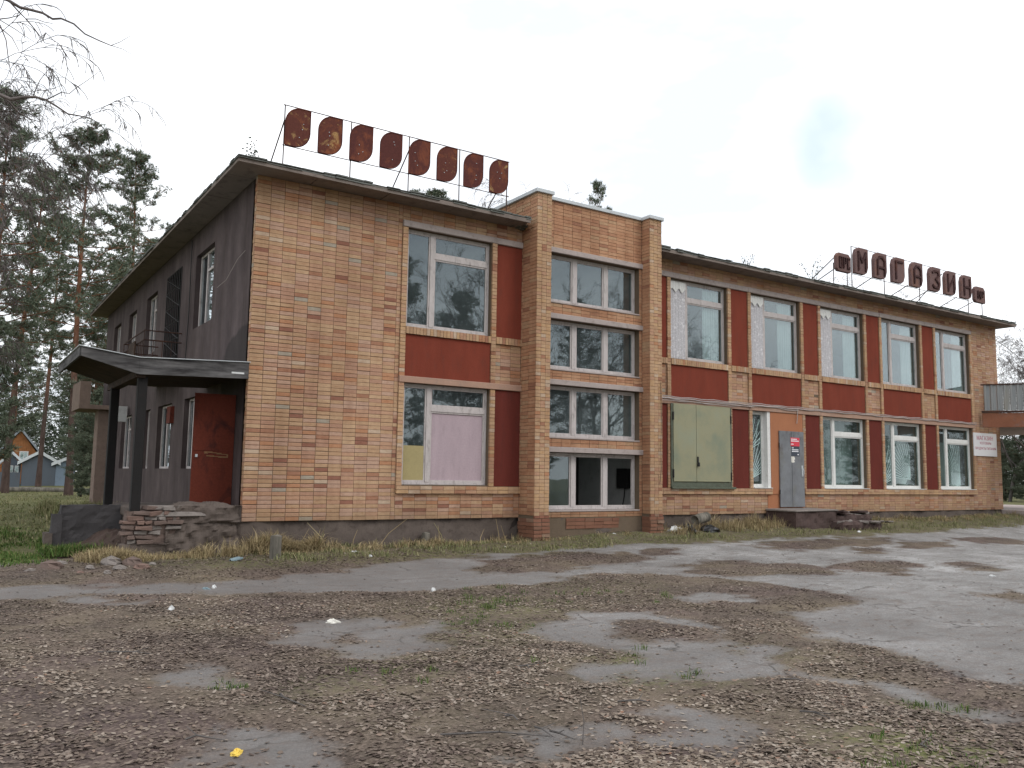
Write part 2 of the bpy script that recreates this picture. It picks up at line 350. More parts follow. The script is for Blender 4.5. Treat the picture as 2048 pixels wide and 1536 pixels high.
def lace():
    q = NT('lace_curtain'); sc = 1.0
    v = q.n('ShaderNodeTexVoronoi', inp={'Scale': 26.}); q.l(q.pos(), v.inputs['Vector'])
    v2 = q.n('ShaderNodeTexVoronoi', inp={'Scale': 7.}); q.l(q.pos(), v2.inputs['Vector'])
    c = q.ramp(v.outputs['Distance'], [(.15, (.62, .61, .63)), (.5, (.44, .43, .45))])
    c = q.mix(q.math('MULTIPLY', q.ramp(v2.outputs['Distance'], [(.12, (1, 1, 1)), (.3, (0, 0, 0))]), .6), c, (.74, .73, .74))
    return q.fin(c, .95, 0, .1)
M['lace'] = lace()
M['curtain'] = grimy('thin_curtain', (.40, .43, .44), .2, 3, .95, .1, (.2, .2, .2), .3, vert=True)

M['net'] = grimy('grey_green_net', (.15, .18, .17), .4, 2.0, .95, .1, (.07, .085, .085), .8, vert=True)
def tree_bark(name, lo, hi, h0, h1):
    q = NT(name); tc = q.n('ShaderNodeTexCoord'); sep = q.n('ShaderNodeSeparateXYZ'); q.l(tc.outputs['Object'], sep.inputs[0])
    n = q.noise(7, 5, .7, vec=tc.outputs['Object'], stretch=(1, 1, .3))
    f = q.n('ShaderNodeMapRange', inp={'From Min': h0, 'From Max': h1}); q.l(q.math('ADD', sep.outputs[2], q.math('MULTIPLY', n, 3.)), f.inputs[0])
    c = q.mix(f.outputs[0], lo, hi); c = q.mix(.7, c, q.ramp(n, [(.35, (.5, .5, .5)), (.65, (1.3, 1.3, 1.3))]), 'MULTIPLY')
    q.bump(n, .6, .02); return q.fin(c, .95, 0, .1)
M['pine_bark'] = tree_bark('pine_bark', (.085, .06, .052), (.22, .105, .065), 7, 12)
M['birch_bark'] = tree_bark('grey_twig_bark', (.12, .11, .105), (.14, .12, .115), 2, 6)
def leafy(name, stops, rough=.8, trans=.2):
    q = NT(name); c = q.ramp(q.rnd(), stops); q.fin(c, rough, 0, .15); return q.mat
M['needles'] = leafy('pine_needles', [(0, (.07, .092, .066)), (.4, (.115, .142, .10)), (.8, (.15, .178, .125)), (1, (.2, .21, .15))])
M['needles_dark'] = leafy('dark_needles', [(0, (.04, .055, .04)), (.5, (.06, .08, .055)), (1, (.085, .10, .07))])
M['leaf_litter'] = leafy('fallen_leaves', [(0, (.095, .066, .052)), (.3, (.125, .092, .072)), (.6, (.165, .13, .10)), (.86, (.22, .18, .145)), (.96, (.32, .275, .23)), (1, (.075, .05, .04))])
M['grass_dry'] = leafy('dry_grass', [(0, (.22, .165, .09)), (.5, (.34, .265, .15)), (.85, (.42, .34, .2)), (1, (.2, .19, .08))])
M['grass_mixed'] = leafy('mixed_grass', [(0, (.12, .135, .055)), (.4, (.18, .185, .085)), (.7, (.30, .26, .15)), (1, (.13, .155, .06))])
M['grass_green'] = leafy('green_grass', [(0, (.05, .095, .022)), (.6, (.085, .14, .035)), (1, (.17, .17, .07))])
M['white_plastic'] = grimy('white_plastic', (.60, .61, .61), .15, 20, .6, .1, (.3, .26, .22), .6, 60)
M['blue_plastic'] = grimy('blue_plastic', (.17, .24, .27), .3, 20, .5, .1, (.3, .32, .32), .6, 60)
M['paper'] = NT('paper').fin((.68, .66, .6), .9)
M['yellow'] = grimy('yellow_plastic', (.72, .50, .08), .15, 20, .5, .1, (.7, .6, .35), .4)

# ------------------------------------------------------------------ the lot: ground sheet with an asphalt / soil mask
ASPH = [
 [(2048, 1050), (1750, 1070), (1560, 1080), (1190, 1094), (1000, 1109), (740, 1131), (520, 1158), (380, 1168), (420, 1186), (620, 1187), (930, 1178), (1100, 1160), (1230, 1145), (1330, 1150), (1480, 1160), (1640, 1182), (1748, 1199), (1740, 1208), (1600, 1222), (1570, 1236), (1610, 1270), (1760, 1300), (1850, 1325), (2048, 1368), (2500, 1400), (2700, 1100)],
 [(570, 1250), (700, 1240), (760, 1262), (850, 1245), (900, 1275), (950, 1290), (880, 1305), (780, 1320), (700, 1315), (600, 1285)],
 [(350, 1335), (420, 1325), (495, 1330), (480, 1350), (430, 1365), (360, 1360)],
 [(430, 1500), (500, 1450), (640, 1460), (700, 1490), (690, 1600), (420, 1600)],
 [(1090, 1270), (1150, 1230), (1300, 1225), (1400, 1240), (1430, 1290), (1570, 1310), (1560, 1345), (1380, 1355), (1200, 1350), (1300, 1318), (1230, 1290)],
 [(1210, 1425), (1330, 1408), (1400, 1430), (1500, 1455), (1480, 1500), (1350, 1512), (1280, 1490), (1380, 1450)],
 [(970, 1495), (1080, 1460), (1200, 1460), (1170, 1490), (1120, 1512), (980, 1512)],
 [(-300, 1190), (100, 1172), (430, 1166), (440, 1184), (200, 1190), (-300, 1210)],
 [(120, 1196), (300, 1201), (290, 1209), (150, 1207)],
 [(-300, 1150), (0, 1118), (60, 1120), (0, 1135), (-300, 1175)],
 [(1365, 1192), (1450, 1188), (1510, 1194), (1450, 1203), (1370, 1200)],
 [(1560, 1330), (1700, 1345), (2048, 1425), (2048, 1437), (1750, 1385)],
]
DIRT = [
 [(960, 1122), (1100, 1104), (1310, 1108), (1300, 1126), (1100, 1145), (940, 1146)],
 [(1330, 1136), (1430, 1120), (1640, 1130), (1670, 1150), (1430, 1152)],
 [(1650, 1128), (1720, 1120), (1830, 1125), (1810, 1150), (1690, 1146)],
 [(1780, 1083), (1900, 1082), (1900, 1095), (1800, 1097)], [(1500, 1088), (1650, 1078), (1790, 1076), (1770, 1088), (1560, 1102)],
 [(1895, 1127), (1960, 1121), (1990, 1138), (1930, 1142)], [(1975, 1188), (2048, 1183), (2100, 1215), (2000, 1197)],
 [(1700, 1098), (1760, 1094), (1780, 1106), (1720, 1110)], [(1270, 1100), (1340, 1096), (1350, 1106), (1290, 1110)],
 [(1230, 1250), (1330, 1245), (1410, 1262), (1420, 1280), (1300, 1280)], [(650, 1278), (720, 1272), (740, 1285), (680, 1290)],
 [(1900, 1075), (2048, 1078), (2048, 1086), (1960, 1088)],
]
def to_world(poly): return np.array([gp(x, y)[:2] for x, y in poly])
ASPH_W = [to_world(p) for p in ASPH]; DIRT_W = [to_world(p) for p in DIRT]
def sdist(X, Y, poly):
    """signed distance, positive inside"""
    d = np.full(X.shape, 1e9); ins = np.zeros(X.shape, bool); n = len(poly)
    for i in range(n):
        a = poly[i]; b = poly[(i+1) % n]; ab = b-a; L2 = max(ab@ab, 1e-9)
        t = np.clip(((X-a[0])*ab[0]+(Y-a[1])*ab[1])/L2, 0, 1); dx = X-a[0]-t*ab[0]; dy = Y-a[1]-t*ab[1]
        d = np.minimum(d, np.hypot(dx, dy))
        c = (a[1] > Y) != (b[1] > Y)
        with np.errstate(divide='ignore', invalid='ignore'): xi = (b[0]-a[0])*(Y-a[1])/(b[1]-a[1])+a[0]
        ins ^= c & (X < xi)
    return np.where(ins, d, -d)
def vnoise(X, Y, s, seed=0):
    r = np.random.default_rng(seed); G = r.random((256, 256)); x = X*s; y = Y*s; xi = np.floor(x).astype(int); yi = np.floor(y).astype(int); fx = sstep(x-xi); fy = sstep(y-yi)
    g = lambda a, b: G[a % 256, b % 256]
    return (g(xi, yi)*(1-fx)+g(xi+1, yi)*fx)*(1-fy)+(g(xi, yi+1)*(1-fx)+g(xi+1, yi+1)*fx)*fy
def mask(X, Y):
    """>0 asphalt shows, <0 soil and leaves"""
    wx = X+(vnoise(X, Y, 2.1, 1)-.5)*.5; wy = Y+(vnoise(X, Y, 2.4, 2)-.5)*.5
    a = np.full(X.shape, -1e9)
    for p in ASPH_W: a = np.maximum(a, sdist(wx, wy, p))
    for p in DIRT_W: a = np.minimum(a, -sdist(wx, wy, p))
    a = np.clip(a, -1, 1)
    return a+(vnoise(X, Y, 1.7, 31)-.5)*.30+(vnoise(X, Y, 5.3, 3)-.5)*.22+(vnoise(X, Y, 13, 4)-.5)*.12
def soil(X, Y, m):
    return gz(X, Y)+sstep(-m/.35)*(.006+.022*vnoise(X, Y, 1.3, 5)+.018*vnoise(X, Y, 6, 6))

def ground_mat():
    q = NT('lot_ground'); at = q.n('ShaderNodeAttribute', attribute_name='asphalt'); at2 = q.n('ShaderNodeAttribute', attribute_name='moss')
    fac = at.outputs['Fac']
    P = q.pos()
    n1 = q.noise(60, 4, .7); n2 = q.noise(9, 6, .7); n3 = q.noise(1.1, 6, .6); n4 = q.noise(170, 2, .6)
    asp = q.ramp(n3, [(.3, (.19, .185, .18)), (.5, (.26, .256, .25)), (.7, (.36, .355, .35))])
    sp = q.n('ShaderNodeTexVoronoi', inp={'Scale': 75.}); q.l(P, sp.inputs['Vector'])
    asp = q.mix(.55, asp, q.ramp(sp.outputs['Color'], [(.1, (.45, .45, .45)), (.5, (.95, .95, .95)), (.9, (1.55, 1.52, 1.5))]), 'MULTIPLY')
    sx_ = q.n('ShaderNodeSeparateXYZ'); q.l(P, sx_.inputs[0])
    soiled = q.ramp(q.math('ADD', q.math('DIVIDE', sx_.outputs[0], 30.), q.math('MULTIPLY', q.noise(.5, 5, .65), .35)), [(.16, (.95, .95, .95)), (.50, (0, 0, 0))])
    asp = q.mix(q.math('MULTIPLY', soiled, .8), asp, q.mix(n2, (.085, .075, .07), (.17, .155, .148)))
    asp = q.mix(q.math('MULTIPLY', q.ramp(q.noise(3.2, 8, .75, stretch=(.6, 1.6, 1)), [(.48, (0, 0, 0)), (.62, (1, 1, 1))]), .45), asp, (.12, .098, .088))
    # cracks
    cr = q.n('ShaderNodeTexVoronoi', feature='DISTANCE_TO_EDGE', inp={'Scale': .75}); 
    wv = q.n('ShaderNodeVectorMath', operation='ADD'); nn = q.n('ShaderNodeTexNoise', inp={'Scale': 2.5, 'Detail': 5}); q.l(P, nn.inputs['Vector']); sc = q.n('ShaderNodeVectorMath', operation='SCALE'); sc.inputs['Scale'].default_value = .6; q.l(nn.outputs['Color'], sc.inputs[0]); q.l(P, wv.inputs[0]); q.l(sc.outputs[0], wv.inputs[1]); q.l(wv.outputs[0], cr.inputs['Vector'])
    crk = q.math('MULTIPLY', q.ramp(cr.outputs['Distance'], [(.004, (1, 1, 1)), (.014, (0, 0, 0))]), q.ramp(n3, [(.45, (0, 0, 0)), (.6, (.8, .8, .8))]))
    asp = q.mix(crk, asp, (.06, .055, .05))
    asp = q.mix(q.math('MULTIPLY', q.ramp(n2, [(.5, (0, 0, 0)), (.68, (1, 1, 1))]), .45), asp, (.15, .115, .095))
    so = q.ramp(n2, [(.25, (.055, .038, .034)), (.5, (.092, .068, .06)), (.75, (.15, .115, .097))])
    so = q.mix(q.ramp(q.noise(.8, 5, .6), [(.4, (0, 0, 0)), (.6, (.6, .6, .6))]), so, q.mix(n1, (.09, .075, .045), (.17, .145, .10)))
    so = q.mix(.6, so, q.ramp(n1, [(.3, (.45, .45, .45)), (.7, (1.6, 1.6, 1.6))]), 'MULTIPLY')
    so = q.mix(.75, so, q.ramp(n3, [(.35, (.5, .47, .5)), (.65, (1.3, 1.27, 1.22))]), 'MULTIPLY')
    lv = q.n('ShaderNodeTexVoronoi', inp={'Scale': 38.}); mpp = q.n('ShaderNodeMapping'); mpp.inputs['Rotation'].default_value = (0, 0, .6); mpp.inputs['Scale'].default_value = (1, 1.5, 1); q.l(P, mpp.inputs[0]); q.l(mpp.outputs[0], lv.inputs['Vector'])
    lsel = q.ramp(lv.outputs['Color'], [(.35, (0, 0, 0)), (.45, (1, 1, 1))]); lin = q.ramp(lv.outputs['Distance'], [(.35, (1, 1, 1)), (.55, (0, 0, 0))])
    lm = q.math('MULTIPLY', q.math('MULTIPLY', lsel, lin), q.math('ADD', q.math('MULTIPLY', n2, .7), .25), True)
    so = q.mix(lm, so, q.mix(lv.outputs['Color'], (.12, .085, .066), (.24, .19, .155)))
    mo = q.math('MULTIPLY', at2.outputs['Fac'], q.ramp(q.noise(11, 6, .75), [(.42, (0, 0, 0)), (.58, (1, 1, 1))]))
    so = q.mix(mo, so, q.mix(n1, (.075, .095, .025), (.17, .17, .06)))
    e = q.math('ADD', fac, q.math('MULTIPLY', q.math('SUBTRACT', q.noise(13, 8, .85), .5), .42))
    k = q.ramp(q.math('ADD', e, .5), [(.41, (0, 0, 0)), (.50, (.5, .5, .5)), (.64, (1, 1, 1))])
    c = q.mix(k, so, asp)
    h = q.math('ADD', q.math('MULTIPLY', n1, .6), q.math('MULTIPLY', n4, .5)); q.bump(h, .6, .012)
    return q.fin(c, .92, 0, .25)
M['ground'] = ground_mat()
def far_ground_mat():
    q = NT('lawn_and_soil'); n2 = q.noise(.9, 7, .7); n1 = q.noise(25, 4, .7)
    c = q.ramp(n2, [(.3, (.075, .085, .03)), (.5, (.12, .12, .055)), (.7, (.17, .15, .085))]); c = q.mix(.6, c, q.ramp(n1, [(.3, (.5, .5, .5)), (.7, (1.5, 1.5, 1.5))]), 'MULTIPLY')
    q.bump(n1, .8, .03); return q.fin(c, .95, 0, .1)
M['lawn'] = far_ground_mat()

def grid_mesh(name, x0, x1, y0, y1, step, zf, mat):
    xs = np.arange(x0, x1+1e-6, step); ys = np.arange(y0, y1+1e-6, step); X, Y = np.meshgrid(xs, ys); Z = zf(X, Y)
    V = np.stack([X, Y, Z], -1).reshape(-1, 3); nx, ny = len(xs), len(ys); i = np.arange((nx-1)*(ny-1)); r = i//(nx-1); c = i % (nx-1); a = r*nx+c
    return np_mesh(name, V, np.stack([a, a+1, a+nx+1, a+nx], -1), mat, kind='structure'), X, Y
MX, MY = [], []
def litter_mat():
    q = NT('fallen_leaves'); rn = q.rnd()
    a = q.ramp(rn, [(0, (.06, .042, .036)), (.4, (.095, .07, .058)), (.8, (.15, .115, .095)), (1, (.22, .18, .15))])
    b = q.ramp(rn, [(0, (.09, .065, .05)), (.35, (.19, .15, .115)), (.7, (.27, .22, .175)), (.92, (.36, .31, .26)), (1, (.2, .1, .06))])
    f = q.ramp(q.noise(.55, 5, .65), [(.36, (0, 0, 0)), (.62, (1, 1, 1))]); return q.fin(q.mix(f, a, b), .85, 0, .2)
M['leaf_litter'] = litter_mat()
def moss_field(X, Y):
    f = np.zeros(X.shape)
    for px, py, r, s in [(1000, 1215, .9, .8), (1000, 1260, .8, .5), (1340, 1335, .6, .9), (1300, 1350, .4, .8), (1850, 1510, .5, 1.), (1870, 1420, .25, .9), (780, 1345, .5, .5), (650, 1370, .4, .4), (1180, 1180, 1.2, .4), (400, 1120, 1.5, .6), (1500, 1310, .5, .4)]:
        p = gp(px, py); f = np.maximum(f, s*np.exp(-(((X-p[0])**2+(Y-p[1])**2)/(r*r))))
    f = np.maximum(f, .75*sstep((Y+2.6)/1.0)*(X > -1))
    return f
def zlot(X, Y):
    m = mask(X, Y); return soil(X, Y, m)
lot, GX, GY = grid_mesh('ground', -9, 33, -15.0, .3, .07, zlot, M['ground'])
att = lot.data.attributes.new('asphalt', 'FLOAT', 'POINT'); att.data.foreach_set('value', mask(GX, GY).astype(np.float32).ravel())
att = lot.data.attributes.new('moss', 'FLOAT', 'POINT'); att.data.foreach_set('value', moss_field(GX, GY).astype(np.float32).ravel())
# wide surrounding terrain, a hair lower where the lot sheet lies
def zfar(X, Y):
    inside = (X > -8.6) & (X < 32.6) & (Y > -14.6) & (Y < -.1)
    return gz(np.clip(X, -40, 60), np.clip(Y, -40, 60))-np.where(inside, .12, .004)+.0*X
tr_, _, _ = grid_mesh('lawn', -61, 62, -61, 80, .9, zfar, M['lawn'])
outer = MB(); outer.add([(-700, -700, -.75), (700, -700, -.75), (700, 900, -.75), (-700, 900, -.75)], [(0, 1, 2, 3)]); outer.build('terrain', M['lawn'], kind='structure')

# ------------------------------------------------------------------ the shop building
B = thing('shop_building', 'long two-storey abandoned shop of tan brick with dark red panels and brown rendered side', 'building')
ZT = 6.30          # top of walls
CH, BWID = .0753, .26
bricks = []        # (centre, size, rotz, mat)
BR = MB()
def brick_run(a0, a1, z0, z1, plane, mi, wid=BWID, off=0., ch=CH, axis='x', depth=.05, jit=.0022, gap=.007):
    """fills a rectangle with stacked bricks; axis x: faces -y at y=plane; axis y: faces -x at x=plane"""
    k0 = int(math.floor((a0-off)/wid-1e-6)); k1 = int(math.ceil((a1-off)/wid+1e-6)); r0 = int(round(z0/ch)) if ch == CH else 0
    nz = max(1, int(round((z1-z0)/ch))); hz = (z1-z0)/nz
    for r in range(nz):
        zz0 = z0+r*hz+gap/2; zz1 = z0+(r+1)*hz-gap/2
        for k in range(k0, k1):
            u0 = max(a0, off+k*wid)+gap/2; u1 = min(a1, off+(k+1)*wid)-gap/2
            if u1-u0 < .02: continue
            d = random.gauss(0, jit); e = random.gauss(0, .0012)
            bricks.append((u0, u1, zz0+e, zz1+e, plane+d, depth, axis, mi))
T = -.3; PF = -.58
A_ = [10.30+2.92*k for k in range(5)]; WN = 2.03
ZS0, ZS1, ZW0, ZW1, ZL2, ZPN, ZU0, ZU1, ZL1 = .50, .65, .67, 2.69, 2.82, 3.67, 3.82, 5.85, 5.98
LS = dict(A=3.07)
# main field, left section
brick_run(0, 2.95, 0, ZT, 0, 0)
brick_run(2.95, 5.86, 0, ZS0, 0, 0); brick_run(2.95, 5.86, ZL1, ZT, 0, 0, off=.0)
brick_run(5.20, 5.86, ZL2, ZPN, .006, 0, off=5.86)
# right section
brick_run(9.48, 13.80, 0, ZS0, 0, 0, off=.02); brick_run(15.30, 25.8, 0, ZS0, 0, 0, off=.02)
brick_run(9.48, 24.13, ZL1, ZT, 0, 0); brick_run(24.13, 25.8, ZS0, ZT, 0, 0, off=.1)
for k in range(5):
    a = A_[k]
    if k < 4: brick_run(a+WN+.12, a+2.80, ZL2, ZPN, .006, 0, off=a+WN+.12, wid=.225)
    for (p0, p1) in ((a-.12, a), (a+WN, a+WN+.12)):
        segs = [(ZS1, ZW1), (ZL2, ZU1)]
        if k == 1 and p0 > a: segs = [(ZL2, ZU1)]
        if k == 1 and p0 > a: segs.append((ZS1, ZW1))
        for s0, s1 in segs: brick_run(p0, p1, s0, s1, -.035, 2, wid=.12, off=p0, depth=.09)
brick_run(9.48, 10.18, ZL2, ZPN, .006, 0, off=.0)
for (p0, p1) in ((2.95, 3.07), (5.08, 5.20)):
    for s0, s1 in ((ZS1, ZW1), (ZL2, ZU1)): brick_run(p0, p1, s0, s1, -.035, 2, wid=.12, off=p0, depth=.09)
# soldier courses
def soldier(x0, x1): brick_run(x0, x1, ZPN, ZU0, -.05, 2, wid=.077, off=x0, ch=.15, depth=.12, gap=.008)
soldier(3.07, 5.08); soldier(5.20, 5.86); soldier(9.48, 10.18)
for k in range(5):
    soldier(A_[k], A_[k]+WN)
    if k < 4: soldier(A_[k]+WN+.12, A_[k]+2.80)
# sill courses
brick_run(2.95, 5.86, ZS0, ZS1, -.06, 2, off=2.95, depth=.14); brick_run(9.48, 13.94, ZS0, ZS1, -.06, 2, off=9.48, depth=.14); brick_run(15.28, 24.13, ZS0, ZS1, -.06, 2, off=15.28, depth=.14)
# left return of the facing at the corner and post side faces
brick_run(.012, .12, 0, ZT, 0, 0, wid=.108, off=.012, axis='y', depth=.04)
# tower: two piers, wall between with four window rows
TW = [(.12, 1.40), (1.70, 2.87), (3.19, 4.33), (4.68, 5.81)]; TX0, TX1 = 6.30, 9.02
for (p0, p1) in ((5.86, 6.24), (9.10, 9.48)):
    brick_run(p0, p1, .06, 6.99, PF, 2, wid=(p1-p0)/3, off=p0)
    brick_run(PF+.012, (0 if p0 < 6 else T), .06, 6.99, p0, 1, wid=.26, off=PF+.012, axis='y', depth=.04)
    brick_run(p0, p1, 0, .06, PF-.012, 3, wid=.13, off=p0, ch=.06)
zz = 0
for (w0, w1) in TW:
    brick_run(6.24, 9.10, zz, w0, T, 1, off=6.24+.0, depth=.06)
    if zz > 0 or True:
        brick_run(TX1, 9.10, w0, w1, T, 1, wid=.08, off=TX1, depth=.06); brick_run(6.24, TX0, w0, w1, T, 1, wid=.06, off=6.24, depth=.06)
    zz = w1+.12
brick_run(6.24, 9.10, zz, 6.99, T, 1, off=6.24)
# parapet side of the tower above the roof
brick_run(0.0, 4.3, 6.42, 6.99, 5.86, 1, off=0, axis='y', depth=.04)
# red-brick feet of the piers
brick_run(5.84, 6.26, -.55, 0, PF-.02, 3, off=5.84, wid=.21, jit=.01, gap=.014); brick_run(9.08, 9.50, -.55, 0, PF-.02, 3, off=9.08, wid=.21, jit=.01, gap=.014)
brick_run(PF-.01, 0, -.55, 0, 5.84, 3, off=PF, axis='y', jit=.008); brick_run(PF-.01, T, -.55, 0, 9.08, 3, off=PF, axis='y', jit=.008)
brick_run(6.9, 8.4, -.25, -.02, T-.005, 3, off=6.9, jit=.006)

def brick_box(u0, u1, z0, z1, pl, dp, ax):
    if ax == 'x': return (u0, u1, pl, pl+dp, z0, z1)
    return (pl, pl+dp, u0, u1, z0, z1)
BMATS = [M['brick'], M['brick_orange'], M['brick_yellow'], M['brick_red']]
def bdist(b):
    x = (b[0]+b[1])/2 if b[6] == 'x' else b[4]; y = b[4] if b[6] == 'x' else (b[0]+b[1])/2
    sz = (b[1]-b[0])*(b[3]-b[2])
    return ((x-CAM[0])**2+(y-CAM[1])**2+((b[2]+b[3])/2-CAM[2])**2)/sz
order = sorted(range(len(bricks)), key=lambda i: bdist(bricks[i]) if bricks[i][6] == 'x' and bricks[i][3] > 0 and bricks[i][5] <= .06 else 1e12)
single = set(order[:300])
proto = {}
def bevel_brick(w, d, h):
    m = MB(); c = .006
    m.add([(-w/2, d, -h/2), (w/2, d, -h/2), (w/2, d, h/2), (-w/2, d, h/2), (-w/2, c, -h/2), (w/2, c, -h/2), (w/2, c, h/2), (-w/2, c, h/2), (-w/2+c, 0, -h/2+c), (w/2-c, 0, -h/2+c), (w/2-c, 0, h/2-c), (-w/2+c, 0, h/2-c)],
          [(8, 9, 10, 11), (4, 5, 9, 8), (5, 6, 10, 9), (6, 7, 11, 10), (7, 4, 8, 11), (0, 1, 5, 4), (1, 2, 6, 5), (2, 3, 7, 6), (3, 0, 4, 7), (0, 3, 2, 1)])
    return m
for i, b in enumerate(bricks):
    u0, u1, z0, z1, pl, dp, ax, mi = b
    if i in single:
        key = (round(u1-u0, 3), round(z1-z0, 3), dp, mi)
        if key not in proto:
            m = bevel_brick(u1-u0, dp, z1-z0); o = m.build('brick', BMATS[mi], B); proto[key] = o.data
        else: o = link('brick', proto[key], B)
        o.location = ((u0+u1)/2, pl, (z0+z1)/2); o.rotation_euler = (random.gauss(0, .008), 0, random.gauss(0, .004))
    else:
        bx = brick_box(u0, u1, z0, z1, pl, dp, ax); BR.box(*bx, mi=mi)
BR.build('brickwork', BMATS, B, kind='stuff')

# backing walls (mortar) around every opening, 0.3 thick
W = MB()
def wall_x(x0, x1, z0, z1, y0=.0115, y1=.30): W.box(x0, x1, y0, y1, z0, z1)
LW = [(3.07, 5.08)]
def wall_strip(xs0, xs1, opens, z0, z1):
    x = xs0
    for (o0, o1) in opens: wall_x(x, o0, z0, z1); x = o1
    wall_x(x, xs1, z0, z1)
OP = [(a, a+WN) for a in A_]
for (xs0, xs1, ops_lo, ops_up) in ((0.03, 6.0, [(3.07, 5.08)], [(3.07, 5.08)]), (9.3, 25.79, OP, OP)):
    wall_x(xs0, xs1, 0.003, ZW0); wall_strip(xs0, xs1, ops_lo, ZW0+.0, ZW1); wall_x(xs0, xs1, ZW1, ZU0)
    wall_strip(xs0, xs1, ops_up, ZU0, ZU1); wall_x(xs0, xs1, ZU1, ZT-.005)
# tower walls
def twall(x0, x1, z0, z1): W.box(x0, x1, T+.0115, 0.0, z0, z1)
zz = .0
for (w0, w1) in TW:
    twall(6.2, 9.14, zz+.003, w0); twall(6.2, TX0, w0, w1); twall(TX1, 9.14, w0, w1); zz = w1
twall(6.2, 9.14, zz, 6.99)
for p0, p1 in ((5.86, 6.24), (9.10, 9.48)): W.box(p0+.0115, p1-.004, PF+.0115, .0, .0, 6.985)
W.box(5.872, 6.1, .0, 4.3, 6.40, 6.985); W.box(9.3, 9.46, .0, 4.3, 6.40, 6.985)
# pier feet and rear/end walls
W.box(5.86, 6.24, PF, .0, -.7, .0); W.box(9.10, 9.46, PF, .0, -.7, .0); W.box(6.2, 9.14, T+.01, .0, -.7, .0)
W.box(25.5, 25.79, .3, 17.5, .0, ZT-.005); W.box(.1, 25.7, 17.2, 17.5, 0, ZT-.005)
W.build('wall', M['mortar'], B)
# rendered side wall with openings (faces -x)
S = MB(); SX0, SX1 = .03, .3
SLO = [(.85, 1.75, .22, 2.3), (3.85, 5.0, .93, 2.5), (6.3, 7.9, .93, 2.5), (8.9, 9.7, .93, 2.5), (11.6, 13.3, .93, 2.5), (14.3, 15.6, .93, 2.5)]
SUP = [(3.0, 4.6, 4.05, 5.73), (6.0, 7.6, 3.22, 5.78), (8.85, 10.3, 4.05, 5.7), (11.85, 13.1, 4.05, 5.65), (14.6, 15.9, 4.05, 5.65)]
def side_rows(ops, z0, z1):
    y = .121
    for (a, b, c, d) in ops:
        S.box(SX0, SX1, y, a, z0, z1); S.box(SX0, SX1, a, b, z0, c); S.box(SX0, SX1, a, b, d, z1); y = b
    S.box(SX0, SX1, y, 17.5, z0, z1)
side_rows(SLO, -.7, 2.9); side_rows(SUP, 2.9, ZT-.004)
S.build('rendered_wall', M['stucco_side'], B)
# concrete plinth, recessed under the bricks, uneven render
P_ = MB()
def rough_strip(x0, x1, y, z0, z1, step=.12):
    n = int((x1-x0)/step); nz = 5; vs_ = []
    for i in range(n+1):
        for k in range(nz+1):
            x = x0+(x1-x0)*i/n; z = z0+(z1-z0)*k/nz
            vs_.append((x, y+(vnoise(np.array(x), np.array(z), 3.1, 8)-.5)*.09+(vnoise(np.array(x), np.array(z), 9., 9)-.5)*.05, z))
    P_.add(vs_, [(i*(nz+1)+k, (i+1)*(nz+1)+k, (i+1)*(nz+1)+k+1, i*(nz+1)+k+1) for i in range(n) for k in range(nz)])
rough_strip(0, 5.9, .06, -.75, -.003); rough_strip(9.44, 25.78, .05, -.75, -.003); rough_strip(6.2, 9.14, T+.045, -.75, -.003)
P_.box(0.0, 5.9, .085, .3, -.75, -.001); P_.box(9.44, 25.78, .085, .3, -.75, -.001)
P_.build('plinth', M['plinth'], B, smooth=True)

# painted red panels, orange wall
def box_part(name, x0, x1, y0, y1, z0, z1, mat, parent=B, bevel=0, label=None, kind=None, smooth=False):
    m = MB(); m.box(x0, x1, y0, y1, z0, z1); return m.build(name, mat, parent, bevel=bevel, label=label, kind=kind)
def red(x0, x1, z0, z1, mat, y=-.004): box_part('red_panel', x0+.004, x1-.004, y, .0105, z0+.004, z1-.004, mat)
for a, nx, lo in [(3.07, 5.86, True)]+[(A_[k], A_[k]+2.80, True) for k in range(5)]:
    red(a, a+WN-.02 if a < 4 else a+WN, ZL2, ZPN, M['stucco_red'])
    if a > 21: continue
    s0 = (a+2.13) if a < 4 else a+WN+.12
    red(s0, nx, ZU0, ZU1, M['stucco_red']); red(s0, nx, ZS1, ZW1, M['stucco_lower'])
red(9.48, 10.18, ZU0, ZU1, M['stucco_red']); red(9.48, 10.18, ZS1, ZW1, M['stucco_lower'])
# lintels
for z0, z1, mat in ((ZU1, ZL1, 'concrete'), (ZW1, ZL2, 'concrete_paint')):
    box_part('lintel', 2.95, 5.858, -.055, .011, z0, z1, M[mat], bevel=.008)
    xs = [9.482, 13.1, 16.02, 18.94, 21.86, 24.13]
    for i in range(5): box_part('lintel', xs[i]+.003, xs[i+1]-.003, -.055-.004*(i % 2), .011, z0, z1, M[mat], bevel=.008)
for (w0, w1) in TW:
    box_part('lintel', 6.243, 9.135, T-.045, T+.0105, w1+.002, w1+.118, M['concrete'], bevel=.008)
# orange wall of the door bay, white reveal
ow = MB(); ow.box(13.92, 15.246, -.03, .0105, ZW0-.02, ZW1-.003); ow.box(13.80, 15.30, -.01, .0105, .004, ZS0-.0); ow.box(13.945, 15.275, -.028, .0105, ZS0, ZW0-.02)
ow.box(13.92, 15.246, .0105, .30, ZW0, ZW1-.003)
ow.build('orange_wall', M['orange_wall'], B)
box_part('reveal', 13.80, 13.919, -.02, .14, ZS1+.01, ZW1-.004, M['frame_clean'], label='white painted window reveal beside the orange wall')

